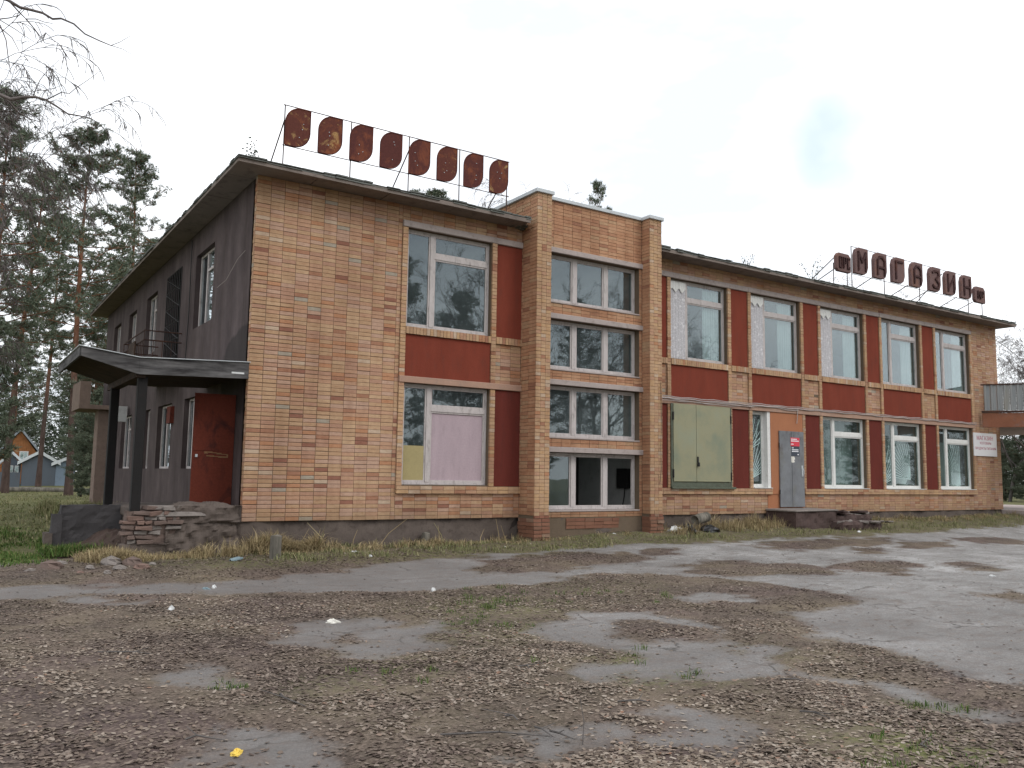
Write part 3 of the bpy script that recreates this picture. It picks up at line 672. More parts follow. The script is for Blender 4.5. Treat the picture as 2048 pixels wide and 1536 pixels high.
# windows ---------------------------------------------------------------
def window(x0, x1, z0, z1, y, kind='shop', frame='frame', glassm='glass', div=.31, tr_h=.76, missing=(), blind=(), parent=B, panes=3):
    """wooden window facing -y: outer frame with sashes; left narrow casement, transom light over a large pane"""
    t = .05; m = MB(); d = .07
    m.box(x0, x0+t, y, y+d, z0, z1); m.box(x1-t, x1, y, y+d, z0, z1); m.box(x0+t, x1-t, y, y+d, z1-t, z1); m.box(x0+t, x1-t, y, y+d, z0, z0+t)
    fr = m.build('window', M[frame], parent, bevel=.004)
    cells = []
    if kind == 'shop':
        xm = x0+(x1-x0)*div; zt = z0+(z1-z0)*tr_h
        q = MB(); q.box(xm-.05, xm+.05, y-.006, y+d, z0+t, z1-t); q.build('mullion', M[frame], fr, bevel=.004)
        q = MB(); q.box(xm+.05, x1-t, y-.004, y+d, zt-.05, zt+.05); q.build('transom', M[frame], fr, bevel=.004)
        cells = [(x0+t, xm-.05, z0+t, z1-t), (xm+.05, x1-t, zt+.05, z1-t), (xm+.05, x1-t, z0+t, zt-.05)]
    else:
        w = (x1-x0-2*t); n = panes; mw = .12; cw = (w-mw*(n-1))/n
        for i in range(n):
            a = x0+t+i*(cw+mw); cells.append((a, a+cw, z0+t, z1-t))
            if i < n-1: q = MB(); q.box(a+cw, a+cw+mw, y-.006, y+d, z0+t, z1-t); q.build('mullion', M[frame], fr, bevel=.004)
    for i, (a, b, c, e) in enumerate(cells):
        s = .032; q = MB(); yy = y+.012
        q.box(a, a+s, yy, yy+.045, c, e); q.box(b-s, b, yy, yy+.045, c, e); q.box(a+s, b-s, yy, yy+.045, e-s, e); q.box(a+s, b-s, yy, yy+.045, c, c+s+.01)
        q.build('sash', M[frame], fr, bevel=.003)
        if i in missing: continue
        q = MB(); q.box(a+s, b-s, yy+.02, yy+.025, c+s+.01, e-s); o = q.build('pane', M[glassm], fr)
        q = MB(); q.box(a+s, b-s, yy+.1, yy+.105, c+s+.01, e-s)
    return fr
YW = .10
w = window(3.075, 5.075, ZU0+.003, ZU1-.003, YW)
w = window(3.075, 5.075, ZW0+.003, ZW1-.003, YW, missing=(2,))
q = MB(); q.box(3.78, 5.03, YW+.035, YW+.05, ZW0+.05, ZW0+1.47); q.build('board', M['mauve_board'], w, label='mauve board behind the large pane')
q = MB(); q.box(3.14, 3.62, YW+.018, YW+.026, ZW0+.05, ZW0+.78); q.build('board', M['yellow_board'], w, label='ochre board behind the narrow pane')
for k in range(5):
    a = A_[k]; up = window(a+.005, a+WN-.005, ZU0+.003, ZU1-.003, YW, glassm='glass')
    if k < 3:      # lace curtain hung in the narrow casement, scalloped flounce on top
        q = MB(); n = 28; x0, x1 = a+.03, a+.60; vs_ = []
        for i in range(n+1):
            x = x0+(x1-x0)*i/n; yy = YW-.012+.006*math.sin(i*1.3); vs_ += [(x, yy, ZU0+.03), (x, yy+.004, ZU1-.06)]
        q.add(vs_, [(2*i, 2*i+2, 2*i+3, 2*i+1) for i in range(n)]); q.build('curtain', M['lace'], up, smooth=True, label='lace curtain over the narrow casement')
        q = MB(); vs_ = []
        for i in range(n+1):
            x = x0+(x1-x0)*i/n; yy = YW-.035+.006*math.sin(i*1.3); vs_ += [(x, yy, ZU1-.22-.11*abs(((i/n*2.5) % 1)-.5)*2), (x, yy, ZU1-.05)]
        q.add(vs_, [(2*i, 2*i+2, 2*i+3, 2*i+1) for i in range(n)]); q.build('curtain', M['frame_clean'], up, smooth=True, label='zigzag flounce of the lace curtain')
    if k >= 2 or True:
        q = MB(); n = 26; vs_ = []
        for i in range(n+1):
            x = a+1.35+.6*i/n; yy = YW+.12+.02*math.sin(i*1.7); vs_ += [(x, yy, ZU0+.1), (x, yy, ZU1-.1)]
        q.add(vs_, [(2*i, 2*i+2, 2*i+3, 2*i+1) for i in range(n)]); q.build('curtain', M['curtain'], up, smooth=True)
def sunburst(parent, cx, cz, x0, x1, z0, z1, y, n, a0, a1):
    m = MB()
    for i in range(n):
        a = math.radians(a0+(a1-a0)*i/(n-1)); dx, dz = math.cos(a), math.sin(a); t = 9
        if dx > 1e-6: t = min(t, (x1-cx)/dx)
        if dx < -1e-6: t = min(t, (x0-cx)/dx)
        if dz > 1e-6: t = min(t, (z1-cz)/dz)
        if dz < -1e-6: t = min(t, (z0-cz)/dz)
        if t > .15: m.tube([(cx, y, cz), (cx+dx*t, y, cz+dz*t)], .010, 4)
    m.build('window_bars', M['bar'], parent)
lowers = {}
for k in (2, 3, 4):
    a = A_[k]; lowers[k] = window(a+.005, a+WN-.005, ZW0+.003, ZW1-.003, YW, frame='frame_clean', glassm='glass_clear')
    box_part('sill', a+.0, a+WN-.0, -.075, .10, ZS1+.006, ZW0+.002, M['frame_clean'])
for k in (2, 3, 4):
    q = MB(); n = 40; vs_ = []
    for i in range(n+1):
        x = A_[k]+.06+1.9*i/n; yy = YW+.34+.02*math.sin(i*1.1); vs_ += [(x, yy, ZW0+.05), (x, yy, ZW1-(.06 if k == 2 else .5))]
    q.add(vs_, [(2*i, 2*i+2, 2*i+3, 2*i+1) for i in range(n)]); q.build('curtain', M['net'], lowers[k], smooth=True)
sunburst(lowers[3], A_[3]+1.55, ZW0+.28, A_[3]+.72, A_[3]+1.95, ZW0+.06, ZW1-.65, YW+.05, 15, 92, 176)
sunburst(lowers[3], A_[3]+.06, ZW0+.1, A_[3]+.06, A_[3]+.6, ZW0+.06, ZW1-.7, YW+.05, 8, 20, 80)
sunburst(lowers[4], A_[4]+1.45, ZW0+.06, A_[4]+.72, A_[4]+1.95, ZW0+.06, ZW1-.6, YW+.05, 17, 90, 172)
q = MB(); q.tube([(A_[3]+1.30, YW+.3, ZW0+.14), (A_[3]+1.30, YW+.3, ZW0+.30)], [.2, .27], 14); q.build('basin', M['white_plastic'], lowers[3], smooth=False, label='white basin standing behind the glass')
w2 = window(A_[1]+.005, 13.80, ZW0+.003, ZW1-.003, YW, kind='row', panes=1, frame='frame_clean', glassm='glass_clear')
box_part('sill', A_[1], 13.93, -.075, .10, ZS1+.006, ZW0+.002, M['frame_clean'])
sunburst(w2, 13.3, ZW0+.2, 13.28, 13.74, ZW0+.06, ZW1-.2, YW+.05, 9, 25, 85); sunburst(w2, 13.3, ZW0+1.0, 13.28, 13.74, ZW0+.06, ZW1-.2, YW+.055, 5, 25, 75)
# tower windows
YT = -.14
for r, (w0, w1) in enumerate(TW):
    tw = window(TX0+.003, TX1-.003, w0+.04, w1-.003, YT, kind='row', missing=((1, 2) if r == 0 else ()))
    box_part('sill', TX0, TX1, T-.02, YT+.05, w0+.003, w0+.036, M['concrete'], bevel=.004)
    if r == 0:
        pass
# side wall windows (facing -x)
def side_window(y0, y1, z0, z1, broken=False):
    t = .05; x = .14; m = MB(); d = .06
    m.box(x, x+d, y0, y0+t, z0, z1); m.box(x, x+d, y1-t, y1, z0, z1); m.box(x, x+d, y0+t, y1-t, z1-t, z1); m.box(x, x+d, y0+t, y1-t, z0, z0+t)
    ym = y0+(y1-y0)*.6; m.box(x-.004, x+d, ym-.04, ym+.04, z0+t, z1-t); zt = z0+(z1-z0)*.74; m.box(x-.002, x+d, y0+t, ym-.04, zt-.03, zt+.03)
    fr = m.build('window', M['frame'], B, bevel=.003)
    for a, b, c, e in ((ym+.04, y1-t, z0+t, z1-t), (y0+t, ym-.04, z0+t, zt-.03), (y0+t, ym-.04, zt+.03, z1-t)):
        if broken and c > z0+t+.1: continue
        q = MB(); q.box(x+.03, x+.035, a, b, c, e); q.build('pane', M['glass'], fr)
for i, s_ in enumerate(SUP):
    if i != 1: side_window(*s_)
for s_ in SLO[1:]: side_window(*s_)
# upper balcony door: dark opening with lattice grille
q = MB(); a, b, c, d = SUP[1]
for i in range(9): q.tube([(.02, a+(b-a)*i/8, c), (.02, a+(b-a)*i/8, d)], .012, 4)
for i in range(7): q.tube([(.02, a, c+(d-c)*i/6), (.02, b, c+(d-c)*i/6)], .012, 4)
for i in range(5): q.tube([(.01, a, c+.4+i*.4), (.01, b, c+.9+i*.4)], .01, 4)
q.build('door_grille', M['black'], B)
q = MB(); q.box(.9, .95, a-.8, b+.6, 3.2, d+.2); q.build('room_shade_sheet', M['black'], B)  # added black sheet: paints the shade of the unlit room behind the grille

# interior: floors, back wall, partitions, so the glass looks into rooms
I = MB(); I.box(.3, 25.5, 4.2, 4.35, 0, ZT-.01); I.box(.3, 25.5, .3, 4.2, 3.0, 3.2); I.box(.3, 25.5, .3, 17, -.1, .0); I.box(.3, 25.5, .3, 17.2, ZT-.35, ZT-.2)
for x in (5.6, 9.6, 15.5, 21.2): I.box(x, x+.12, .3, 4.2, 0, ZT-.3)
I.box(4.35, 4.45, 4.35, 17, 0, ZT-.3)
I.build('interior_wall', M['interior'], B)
q = MB(); q.box(9.50, 9.59, .02, 2.6, .02, 2.9); q.build('interior_partition', M['interior_white'], B)
q = MB(); q.box(9.38, 9.495, .55, .95, .62, 1.10); q.tube([(9.46, .72, .62), (9.47, .76, .4), (9.47, .85, .1)], .014, 5); q.build('electric_box', M['black'], B, bevel=.02)

# roof slab with soffit panels, slate edge
RX0, RX1, RY0, RY1 = -.5, 26.2, -.52, 18.0
for (a, b, y0) in ((RX0, 5.72, RY0), (9.5, RX1, RY0)):
    q = MB(); q.box(a+.04, b-.04, y0+.04, .3 if a > 0 else .3, ZT+.035, ZT+.075); q.build('roof_deck', M['soffit'], B)
q = MB(); q.box(RX0+.04, RX1-.04, .3, RY1-.04, ZT+.035, ZT+.075); q.build('roof_deck', M['soffit'], B)
x = RX0+.02
while x < RX1-.1:
    x2 = min(x+1.46, RX1-.02)
    if not (x2 > 5.8 and x < 9.45):
        zo = random.uniform(-.006, .004); box_part('soffit_panel', x+.006, min(x2, 5.72 if x < 5.8 else 99)-.006, RY0+.015, .28, ZT+zo, ZT+.033, M['soffit'], bevel=.006)
    elif x < 5.72: box_part('soffit_panel', x+.006, 5.70, RY0+.015, .28, ZT, ZT+.033, M['soffit'])
    elif x2 > 9.5 and x < 9.5: box_part('soffit_panel', 9.5, x2-.006, RY0+.015, .28, ZT, ZT+.033, M['soffit'])
    x = x2
y = .3
while y < RY1-.1:
    y2 = min(y+1.46, RY1-.02); box_part('soffit_panel', RX0+.015, .1, y+.006, y2-.006, ZT+random.uniform(-.006, .003), ZT+.033, M['soffit'], bevel=.006); y = y2
SL = MB()
def slates(ax, a0, a1, fixed, sgn):
    a = a0
    while a < a1:
        w_ = random.uniform(.18, .42); b = min(a+w_, a1); o1 = random.uniform(-.02, .03); h = random.uniform(.012, .03); z = ZT+.076+random.uniform(0, .008)
        for lay in range(2):
            zz = z+lay*h*.9-.03*(lay == 0)
            if ax == 'x': SL.box(a+.003, b-.003, fixed-.03+o1+lay*.02, fixed+.5, zz, zz+h, j=.004)
            else: SL.box(fixed-.03+o1+lay*.02, fixed+.5, a+.003, b-.003, zz, zz+h, j=.004)
        a = b
slates('x', RX0-.02, 5.75, RY0, 1); slates('x', 9.48, RX1+.02, RY0, 1); slates('y', RY0, RY1, RX0, 1)
SL.build('slate', M['slate'], B, kind='stuff')
q = MB(); q.box(RX0+.45, RX1, RY0+.46, RY1, ZT+.078, ZT+.1); q.build('roof', M['slate'], B)
# eave board edges
q = MB(); q.box(RX0+.0, 5.72, RY0-.005, RY0+.035, ZT-.01, ZT+.07, j=.002); q.box(9.5, RX1, RY0-.005, RY0+.035, ZT-.01, ZT+.07, j=.002); q.box(RX0-.002, RX0+.036, RY0+.036, RY1, ZT-.01, ZT+.07); q.box(RX1-.036, RX1, RY0+.036, RY1, ZT-.01, ZT+.07); q.build('eave_board', M['soffit'], B)
# torn end of eave beside the tower
q = MB()
for i in range(9): q.box(5.3+i*.06, 5.62+i*.05, RY0+.1+i*.04, RY0+.35+i*.05, ZT+.06-.01*i, ZT+.085-.01*i, j=.04)
q.build('torn_roofing', M['slate'], B)
# tower caps
def cap(x0, x1, y0, y1): box_part('parapet_cap', x0, x1, y0, y1, 6.99, 7.07, M['metal_cap'], bevel=.006)
cap(5.80, 6.28, PF-.05, -.0); cap(6.281, 9.06, T-.05, -.0); cap(9.061, 9.52, PF-.05, -.0); cap(5.80, 6.12, .001, 4.4); cap(9.28, 9.52, .001, 4.4)
q = MB(); q.box(6.1, 9.3, 0, 4.35, 6.4, 6.9); q.build('tower_roof', M['slate'], B)

# metal shutters over first lower window of the right part
a = A_[0]
q = MB(); q.box(a-.04, a+.02, -.065, -.0, ZS1+.03, ZW1+.02); q.box(a+WN+.0, a+WN+.06, -.065, -.036, ZS1+.03, ZW1+.0); q.box(a-.06, a+WN+.14, -.12, -.0, ZS1-.02, ZS1+.03); q.box(a+.02, a+WN, -.06, .05, ZS1+.03, ZS1+.14); q.box(a+.02, a+WN, -.03, .05, ZS1+.14, ZW1-.003)
sh = q.build('shutter_frame', M['shutter_frame'], B, bevel=.004)
for (x0, x1) in ((a+.03, a+.80), (a+.81, a+WN-.01)):
    q = MB(); q.box(x0, x1, -.075, -.05, ZS1+.15, ZW1+.02); q.box(x0+.01, x1-.01, -.083, -.075, ZS1+.16, ZS1+.19); q.build('shutter', M['shutter'], sh, bevel=.003)
q = MB(); q.box(a+.82, a+.86, -.10, -.075, 1.28, 1.42); q.tube([(a+.84, -.11, 1.28), (a+.84, -.11, 1.18)], [.03, .035], 8); q.build('padlock', M['black'], sh)
q = MB()
for x, z in ((a+.0, .9), (a+.0, 2.3), (a+WN-.005, .85), (a+WN-.005, 2.3)): q.box(x, x+.03, -.095, -.055, z, z+.2)
q.build('hinge', M['black'], sh)
# grey steel door
q = MB(); q.box(14.235, 15.235, -.07, -.032, .16, 2.2); dr = q.build('door', M['door_grey'], B, bevel=.004, label='grey steel shop door with rust stains and posters')
q = MB(); q.box(14.72, 14.725, -.074, -.0705, .17, 2.19); q.build('door_seam', M['black'], dr)
q = MB(); q.tube([(15.14, -.1, 1.0), (15.14, -.13, 1.06), (15.14, -.13, 1.14), (15.14, -.1, 1.2)], .013, 6); q.box(15.11, 15.17, -.08, -.0705, .98, 1.28); q.build('handle', M['metal_cap'], dr)
q = MB()
for z in (.5, 1.75): q.tube([(14.225, -.06, z), (14.225, -.06, z+.12)], .014, 6)
q.build('hinge', M['black'], dr)
def lines(parent, rows, col):
    m = MB()
    for x0, x1, z, h in rows:
        x = x0
        while x < x1-.02:
            w_ = min(random.uniform(.03, .09), x1-x); m.box(x, x+w_-.007, -.0775, -.0762, z, z+h); x += w_
    m.build('print', col, parent)
q = MB(); q.box(14.68, 15.045, -.0758, -.0705, 1.80, 2.03); po = q.build('poster', NT('red_poster').fin((.62, .03, .06), .5), dr, label='red poster on the door')
q = MB(); q.box(14.70, 15.035, -.0758, -.0705, 1.53, 1.795); p2 = q.build('poster', NT('dark_poster').fin((.03, .04, .06), .5), dr, label='dark blue poster under the red one')
pw = NT('print_white').fin((.75, .75, .78), .6)
lines(dr, [(14.69, 14.94, 1.975, .025), (14.69, 15.02, 1.925, .028), (14.69, 14.80, 1.84, .025)], pw); lines(dr, [(14.72, 14.80, 1.74, .025), (14.72, 15.0, 1.69, .026), (14.72, 15.0, 1.645, .026), (14.95, 15.01, 1.56, .03)], pw)
q = MB(); q.prism([(14.70, 1.36), (14.76, 1.35), (14.84, 1.37), (14.81, 1.42), (14.85, 1.45), (14.82, 1.52), (14.69, 1.515)], 0, -.0735, -.0705); q.build('paper_scrap', M['paper'], dr)

# cable and conduit above lower windows
q = MB()
def cab(x0, x1, z, amp, ph, y=-.075, r=.011):
    n = int((x1-x0)/.22); q.tube([(x0+(x1-x0)*i/n, y+.008*math.sin(i*.9+ph), z+amp*math.sin(i*.55+ph)*math.sin(i*.21+ph)-.01*math.sin(i*1.7)) for i in range(n+1)], r, 5)
cab(9.5, 24.15, ZL2+.005, .006, 0, r=.016); cab(9.5, 24.15, ZL2+.045, .008, 1.3); cab(9.5, 15.0, ZL2-.03, .03, .4, y=-.085); cab(9.6, 13.2, ZL2-.055, .02, 2.2, y=-.09, r=.009)
q.tube([(14.97, -.08, ZL2), (14.98, -.08, 2.62), (14.97, -.06, 2.42)], .012, 5)
q.build('cable', M['cable'], label='bundle of grey cables running along facade above lower windows', cat='cable')
q = MB(); q.tube([(9.42, PF-.015, 3.1), (9.44, PF-.02, 2.2), (9.40, PF-.03, 1.6), (9.43, PF-.02, 1.1), (9.38, PF-.02, .75)], .006, 4); q.build('wire', M['black'], label='thin dark wire hanging down the right brick pier', cat='wire')
q = MB(); q.tube([(.0, .6, 5.0), (-.02, 1.0, 4.92), (-.06, 1.6, 4.62), (-.1, 2.1, 4.55)], .006, 4); q.build('wire', M['cable'], label='loose pale wire curling off the rendered side wall near the corner', cat='wire')
q = MB(); q.tube([(-.01, 4.95, 6.2), (-.01, 4.9, 4.5), (-.01, 5.0, 2.9)], .012, 4); q.build('wire', M['black'], label='dark cable running down the rendered side wall', cat='wire')

# balcony with railing on side wall
bal = MB(); bal.box(-.85, .02, 5.4, 8.3, 3.04, 3.18); bl = bal.build('balcony', M['concrete'], B)
q = MB()
for z in (4.07, 3.85): q.tube([(0, 5.5, z), (-.82, 5.5, z), (-.82, 8.2, z), (0, 8.2, z)], .018, 5)
for i in range(14): y = 5.5+2.7*i/13; q.tube([(-.82, y, 3.18), (-.82, y, 4.07 if i in (0, 13) else 3.85)], .009, 4)
for i in range(4): q.tube([(-.82+.2*i, 5.5, 3.18), (-.82+.2*i, 5.5, 3.85)], .009, 4)
q.build('railing', M['rust_bar'], bl)
q = MB(); q.box(-.9, -.87, 6.2, 7.0, 3.3, 3.9); q.build('board', M['boards_brown'], bl)
# back balcony / loading canopy beyond, with pale pier
q = MB(); q.box(-.92, .03, 15.6, 17.6, 2.86, 3.0); q.box(-.92, -.87, 15.6, 17.6, 3.0, 3.76); q.box(-.87, -.6, 15.6, 15.65, 3.0, 3.76)
q.build('balcony', M['reveal'], B, label='small balcony with solid parapet at the far end of the side wall')
q = MB(); q.box(-.29, .03, 15.9, 16.7, -.7, 2.86); q.build('side_pier', M['reveal'], B)
q = MB(); q.box(-.3, -.04, 12.0, 12.3, 2.3, 2.75); q.build('wall_box', M['interior_white'], B)
q = MB(); q.box(-.06, .03, 6.0, 6.4, 2.0, 2.4); q.build('wall_box', M['door_red'], B)
# open red-brown metal door leaf
q = MB(); q.box(-.71, .02, .78, .82, .27, 2.29); q.box(-.69, 0.0, .77, .78, .29, .33); q.box(-.69, 0, .77, .78, 2.23, 2.27); q.box(-.69, 0, .77, .78, 1.25, 1.29)
dl = q.build('door', M['door_red'], B, label='open red-brown steel door leaf under the porch'); q = MB(); q.box(-.66, -.62, .755, .77, 1.13, 1.18); q.build('handle', M['metal_cap'], dl)
q = MB(); smr = [(-.5, 1.20), (-.44, 1.23), (-.36, 1.215), (-.28, 1.21), (-.2, 1.19), (-.1, 1.185), (-.08, 1.15), (-.15, 1.13), (-.25, 1.15), (-.33, 1.145), (-.4, 1.16), (-.46, 1.15)]
for (a_, b_) in zip(smr[:-1], smr[1:]): q.box(min(a_[0], b_[0])-.004, max(a_[0], b_[0])+.004, .768, .7695, min(a_[1], b_[1])-.006, max(a_[1], b_[1])+.004, j=.0005)
q.build('paint_smear', M['smear'], dl)
# doorway jambs in side wall: dark interior provided by rooms

# ------------------------------------------------------------------ porch: canopy, posts, masonry base
pc = thing('porch_canopy', 'sagging grey board canopy on two black posts at the side door', 'canopy')
def slab_fold(z_off, th, name, mat, inset=0):
    m = MB(); prof = [(-2.70+inset, 2.86), (-1.82, 2.60), (0.02, 2.66)]
    for (xa, za), (xb, zb) in zip(prof[:-1], prof[1:]):
        n = 8
        for i in range(n):
            y0 = .01+inset+(3.1-2*inset)*i/n; y1 = .01+inset+(3.1-2*inset)*(i+1)/n
            m = MB(); m.add([(xa, y0+.004, za+z_off), (xb, y0+.004, zb+z_off), (xb, y1-.004, zb+z_off), (xa, y1-.004, za+z_off), (xa, y0+.004, za+z_off+th), (xb, y0+.004, zb+z_off+th), (xb, y1-.004, zb+z_off+th), (xa, y1-.004, za+z_off+th)],
                  [(0, 3, 2, 1), (4, 5, 6, 7), (0, 1, 5, 4), (1, 2, 6, 5), (2, 3, 7, 6), (3, 0, 4, 7)]); m.build(name, mat, pc)
slab_fold(-.06, .03, 'soffit_board', M['boards_brown'], .03)
m = MB()
for (xa, za, ha), (xb, zb, hb) in (((-2.70, 2.70, .155), (-1.82, 2.465, .275)), ((-1.82, 2.465, .275), (.0, 2.525, .29))):
    n = 1
    m.add([(xa, -.02, za), (xb, -.02, zb), (xb, .02, zb), (xa, .02, za), (xa, -.02, za+ha), (xb, -.02, zb+hb), (xb, .02, zb+hb), (xa, .02, za+ha)], [(0, 3, 2, 1), (4, 5, 6, 7), (0, 1, 5, 4), (1, 2, 6, 5), (2, 3, 7, 6), (3, 0, 4, 7)])
m.build('fascia', M['fascia'], pc, bevel=.004)
m = MB(); m.add([(-2.72, .02, 2.70), (-2.68, .02, 2.70), (-2.68, 3.1, 2.70), (-2.72, 3.1, 2.70), (-2.72, .02, 2.85), (-2.68, .02, 2.85), (-2.68, 3.1, 2.85), (-2.72, 3.1, 2.85)], [(0, 3, 2, 1), (4, 5, 6, 7), (0, 1, 5, 4), (1, 2, 6, 5), (2, 3, 7, 6), (3, 0, 4, 7)]); m.build('fascia', M['fascia'], pc)
m = MB(); prof = [(-2.74, 2.862), (-1.82, 2.745), (.02, 2.82)]
for (xa, za), (xb, zb) in zip(prof[:-1], prof[1:]):
    m.add([(xa, -.05, za), (xb, -.05, zb), (xb, 3.2, zb), (xa, 3.2, za), (xa, -.05, za+.012), (xb, -.05, zb+.012), (xb, 3.2, zb+.012), (xa, 3.2, za+.012)], [(0, 3, 2, 1), (4, 5, 6, 7), (0, 1, 5, 4), (1, 2, 6, 5), (2, 3, 7, 6), (3, 0, 4, 7)])
m.build('roof_sheet', M['metal_cap'], pc)
for (x, y, w_, z0) in ((-1.72, .18, .15, .16), (-1.78, 2.6, .15, .2)):
    m = MB(); m.box(x-w_/2, x+w_/2, y-w_/2, y+w_/2, z0, 2.45); m.build('post', M['post_black'], pc, bevel=.01)
m = MB(); m.box(-1.85, -1.70, .03, 3.08, 2.42, 2.535); m.build('beam', M['boards_brown'], pc)
m = MB(); m.box(-.3, -.08, -.0235, -.0205, 2.60, 2.63); m.build('house_plate', M['white_plastic'], pc)

def rock_block(mb, x0, x1, y0, y1, z0, z1, s=.06, amp=.03, seed=3, mi=0):
    """box whose front (-y), left (-x) and top faces are finely uneven"""
    def face(o, du, dv, lu, lv, nrm):
        nu = max(2, int(lu/s)); nv = max(2, int(lv/s)); vs_ = []
        for i in range(nu+1):
            for k in range(nv+1):
                p = Vector(o)+Vector(du)*(lu*i/nu)+Vector(dv)*(lv*k/nv)
                h = amp*((vnoise(np.array(p.x*1.0+p.y), np.array(p.z+p.y*.5), 2.2, seed)-.5)*1.4+(vnoise(np.array(p.x+p.y), np.array(p.z+p.y*.5), 7., seed+1)-.5)*.8+(vnoise(np.array(p.x+p.y), np.array(p.z+p.y*.5), 17., seed+2)-.5)*.5)
                if i in (0, nu) or k in (0, nv): h = min(h, 0)*.6
                vs_.append(p+Vector(nrm)*float(h))
        mb.add(vs_, [(i*(nv+1)+k, (i+1)*(nv+1)+k, (i+1)*(nv+1)+k+1, i*(nv+1)+k+1) for i in range(nu) for k in range(nv)], mi)
    face((x0, y0, z0), (1, 0, 0), (0, 0, 1), x1-x0, z1-z0, (0, -1, 0))
    face((x0, y1, z0), (0, -1, 0), (0, 0, 1), y1-y0, z1-z0, (-1, 0, 0))
    face((x0, y0, z1), (1, 0, 0), (0, 1, 0), x1-x0, y1-y0, (0, 0, 1))
    face((x1, y0, z0), (0, 1, 0), (0, 0, 1), y1-y0, z1-z0, (1, 0, 0))
pb = thing('concrete_porch', 'crumbling grey concrete porch base with exposed bricks at building corner', 'porch')
m = MB(); rock_block(m, -1.15, -.012, -.05, .32, .0, .29, amp=.08, s=.035); rock_block(m, -1.25, -.012, -.015, .32, -.7, .02, amp=.11, seed=11, s=.035); rock_block(m, -1.95, -1.1, -.03, .32, -.7, -.33, amp=.08, seed=13)
m.build('cheek_wall', M['plinth'], pb, smooth=False)
m = MB(); m.box(-1.72, .03, .30, 3.15, .08, .24); m.box(-1.68, .03, .34, 3.1, -.7, .08); m.build('floor_slab', M['plinth'], pb, bevel=.01)
m = MB(); m.box(-1.55, -1.0, -.04, .3, .215, .29, j=.012); m.box(-1.5, -.55, -.06, .2, .12, .2, j=.02); m.build('coping', M['chunk'], pb, bevel=.008)
# far cheek wall standing left of the post, with a broken lower end
m = MB(); rock_block(m, -2.66, -1.68, 1.55, 1.9, -.75, .25, amp=.05, seed=21); m.build('cheek_wall', M['plinth_dark'], pb)
m = MB(); rock_block(m, -2.80, -2.64, 1.5, 1.9, -.75, .10, amp=.04, seed=23); m.build('cheek_wall', M['plinth_dark'], pb)
m = MB(); rock_block(m, -2.90, -2.78, 1.45, 1.85, -.75, -.22, amp=.03, seed=25); m.build('cheek_wall', M['plinth'], pb)
# slumped soil where the steps have gone
m = MB(); n = 26; vs_ = []
for i in range(n+1):
    for k in range(n+1):
        x = -2.85+1.2*i/n; y = .1+1.5*k/n; h = -.66+.42*sstep((x+2.85)/1.1)*sstep((y-.0)/1.0)+.10*float(vnoise(np.array(x), np.array(y), 4., 51))+.05*float(vnoise(np.array(x), np.array(y), 13., 52))
        vs_.append((x, y, float(h)))
m.add(vs_, [(i*(n+1)+k, (i+1)*(n+1)+k, (i+1)*(n+1)+k+1, i*(n+1)+k+1) for i in range(n) for k in range(n)]); m.build('slumped_soil', M['soil_heap'], pb)
# exposed courses: bricks as parts
cnt = 0
for r in range(8):
    z = -.33+r*.078; left = [-1.86, -1.90, -1.96, -2.0, -1.96, -1.9, -1.8, -1.62][r]; right = [-1.6, -1.5, -1.38, -1.2, -1.05, -1.1, -1.2, -1.3][r]; x = left+random.uniform(0, .06)
    while x < right:
        L_ = random.choice([.12, .2, .25]); m = MB(); yy = random.uniform(-.10, -.01); m.box(-L_/2, L_/2, 0, .24, 0, .06, j=.014); o = m.build('brick', [M['brick_broken'], M['brick_old'], M['chunk']][random.choice([0, 1, 1, 1, 2])], pb, bevel=.006)
        o.location = (x+L_/2, yy, z); o.rotation_euler = (random.gauss(0, .06), random.gauss(0, .06), random.gauss(0, .14)); x += L_+.012
m = MB(); rock_block(m, -1.86, -1.05, .02, .32, -.7, .20, amp=.05, seed=31); m.build('rubble_core', M['brick_old'], pb)

# bricks and rubble lying in front of the porch
def stone(name, p, s, mat, label=None, cat=None, group=None, parent=None, flat=.6):
    m = MB(); n = 7; vs_ = [(0, 0, s*flat)]
    for rr, zz in ((.75, .75), (1, .3), (.9, 0)):
        for i in range(n):
            a = 2*math.pi*i/n+rr; r_ = s*rr*random.uniform(.75, 1.15); vs_.append((math.cos(a)*r_, math.sin(a)*r_*.7, s*flat*zz*random.uniform(.8, 1.1)))
    fs = [(0, 1+i, 1+(i+1) % n) for i in range(n)]
    for k in range(2): fs += [(1+k*n+i, 1+(k+1)*n+i, 1+(k+1)*n+(i+1) % n, 1+k*n+(i+1) % n) for i in range(n)]
    m.add(vs_, fs); o = m.build(name, mat, parent, label=label, cat=cat, group=group); o.location = p; o.rotation_euler.z = random.uniform(0, 6); return o
chunk_labels = {0: ('largest broken masonry chunk in dry grass before the porch', 'masonry chunk'), 1: ('dark charred masonry chunk right of the largest chunk', 'masonry chunk')}
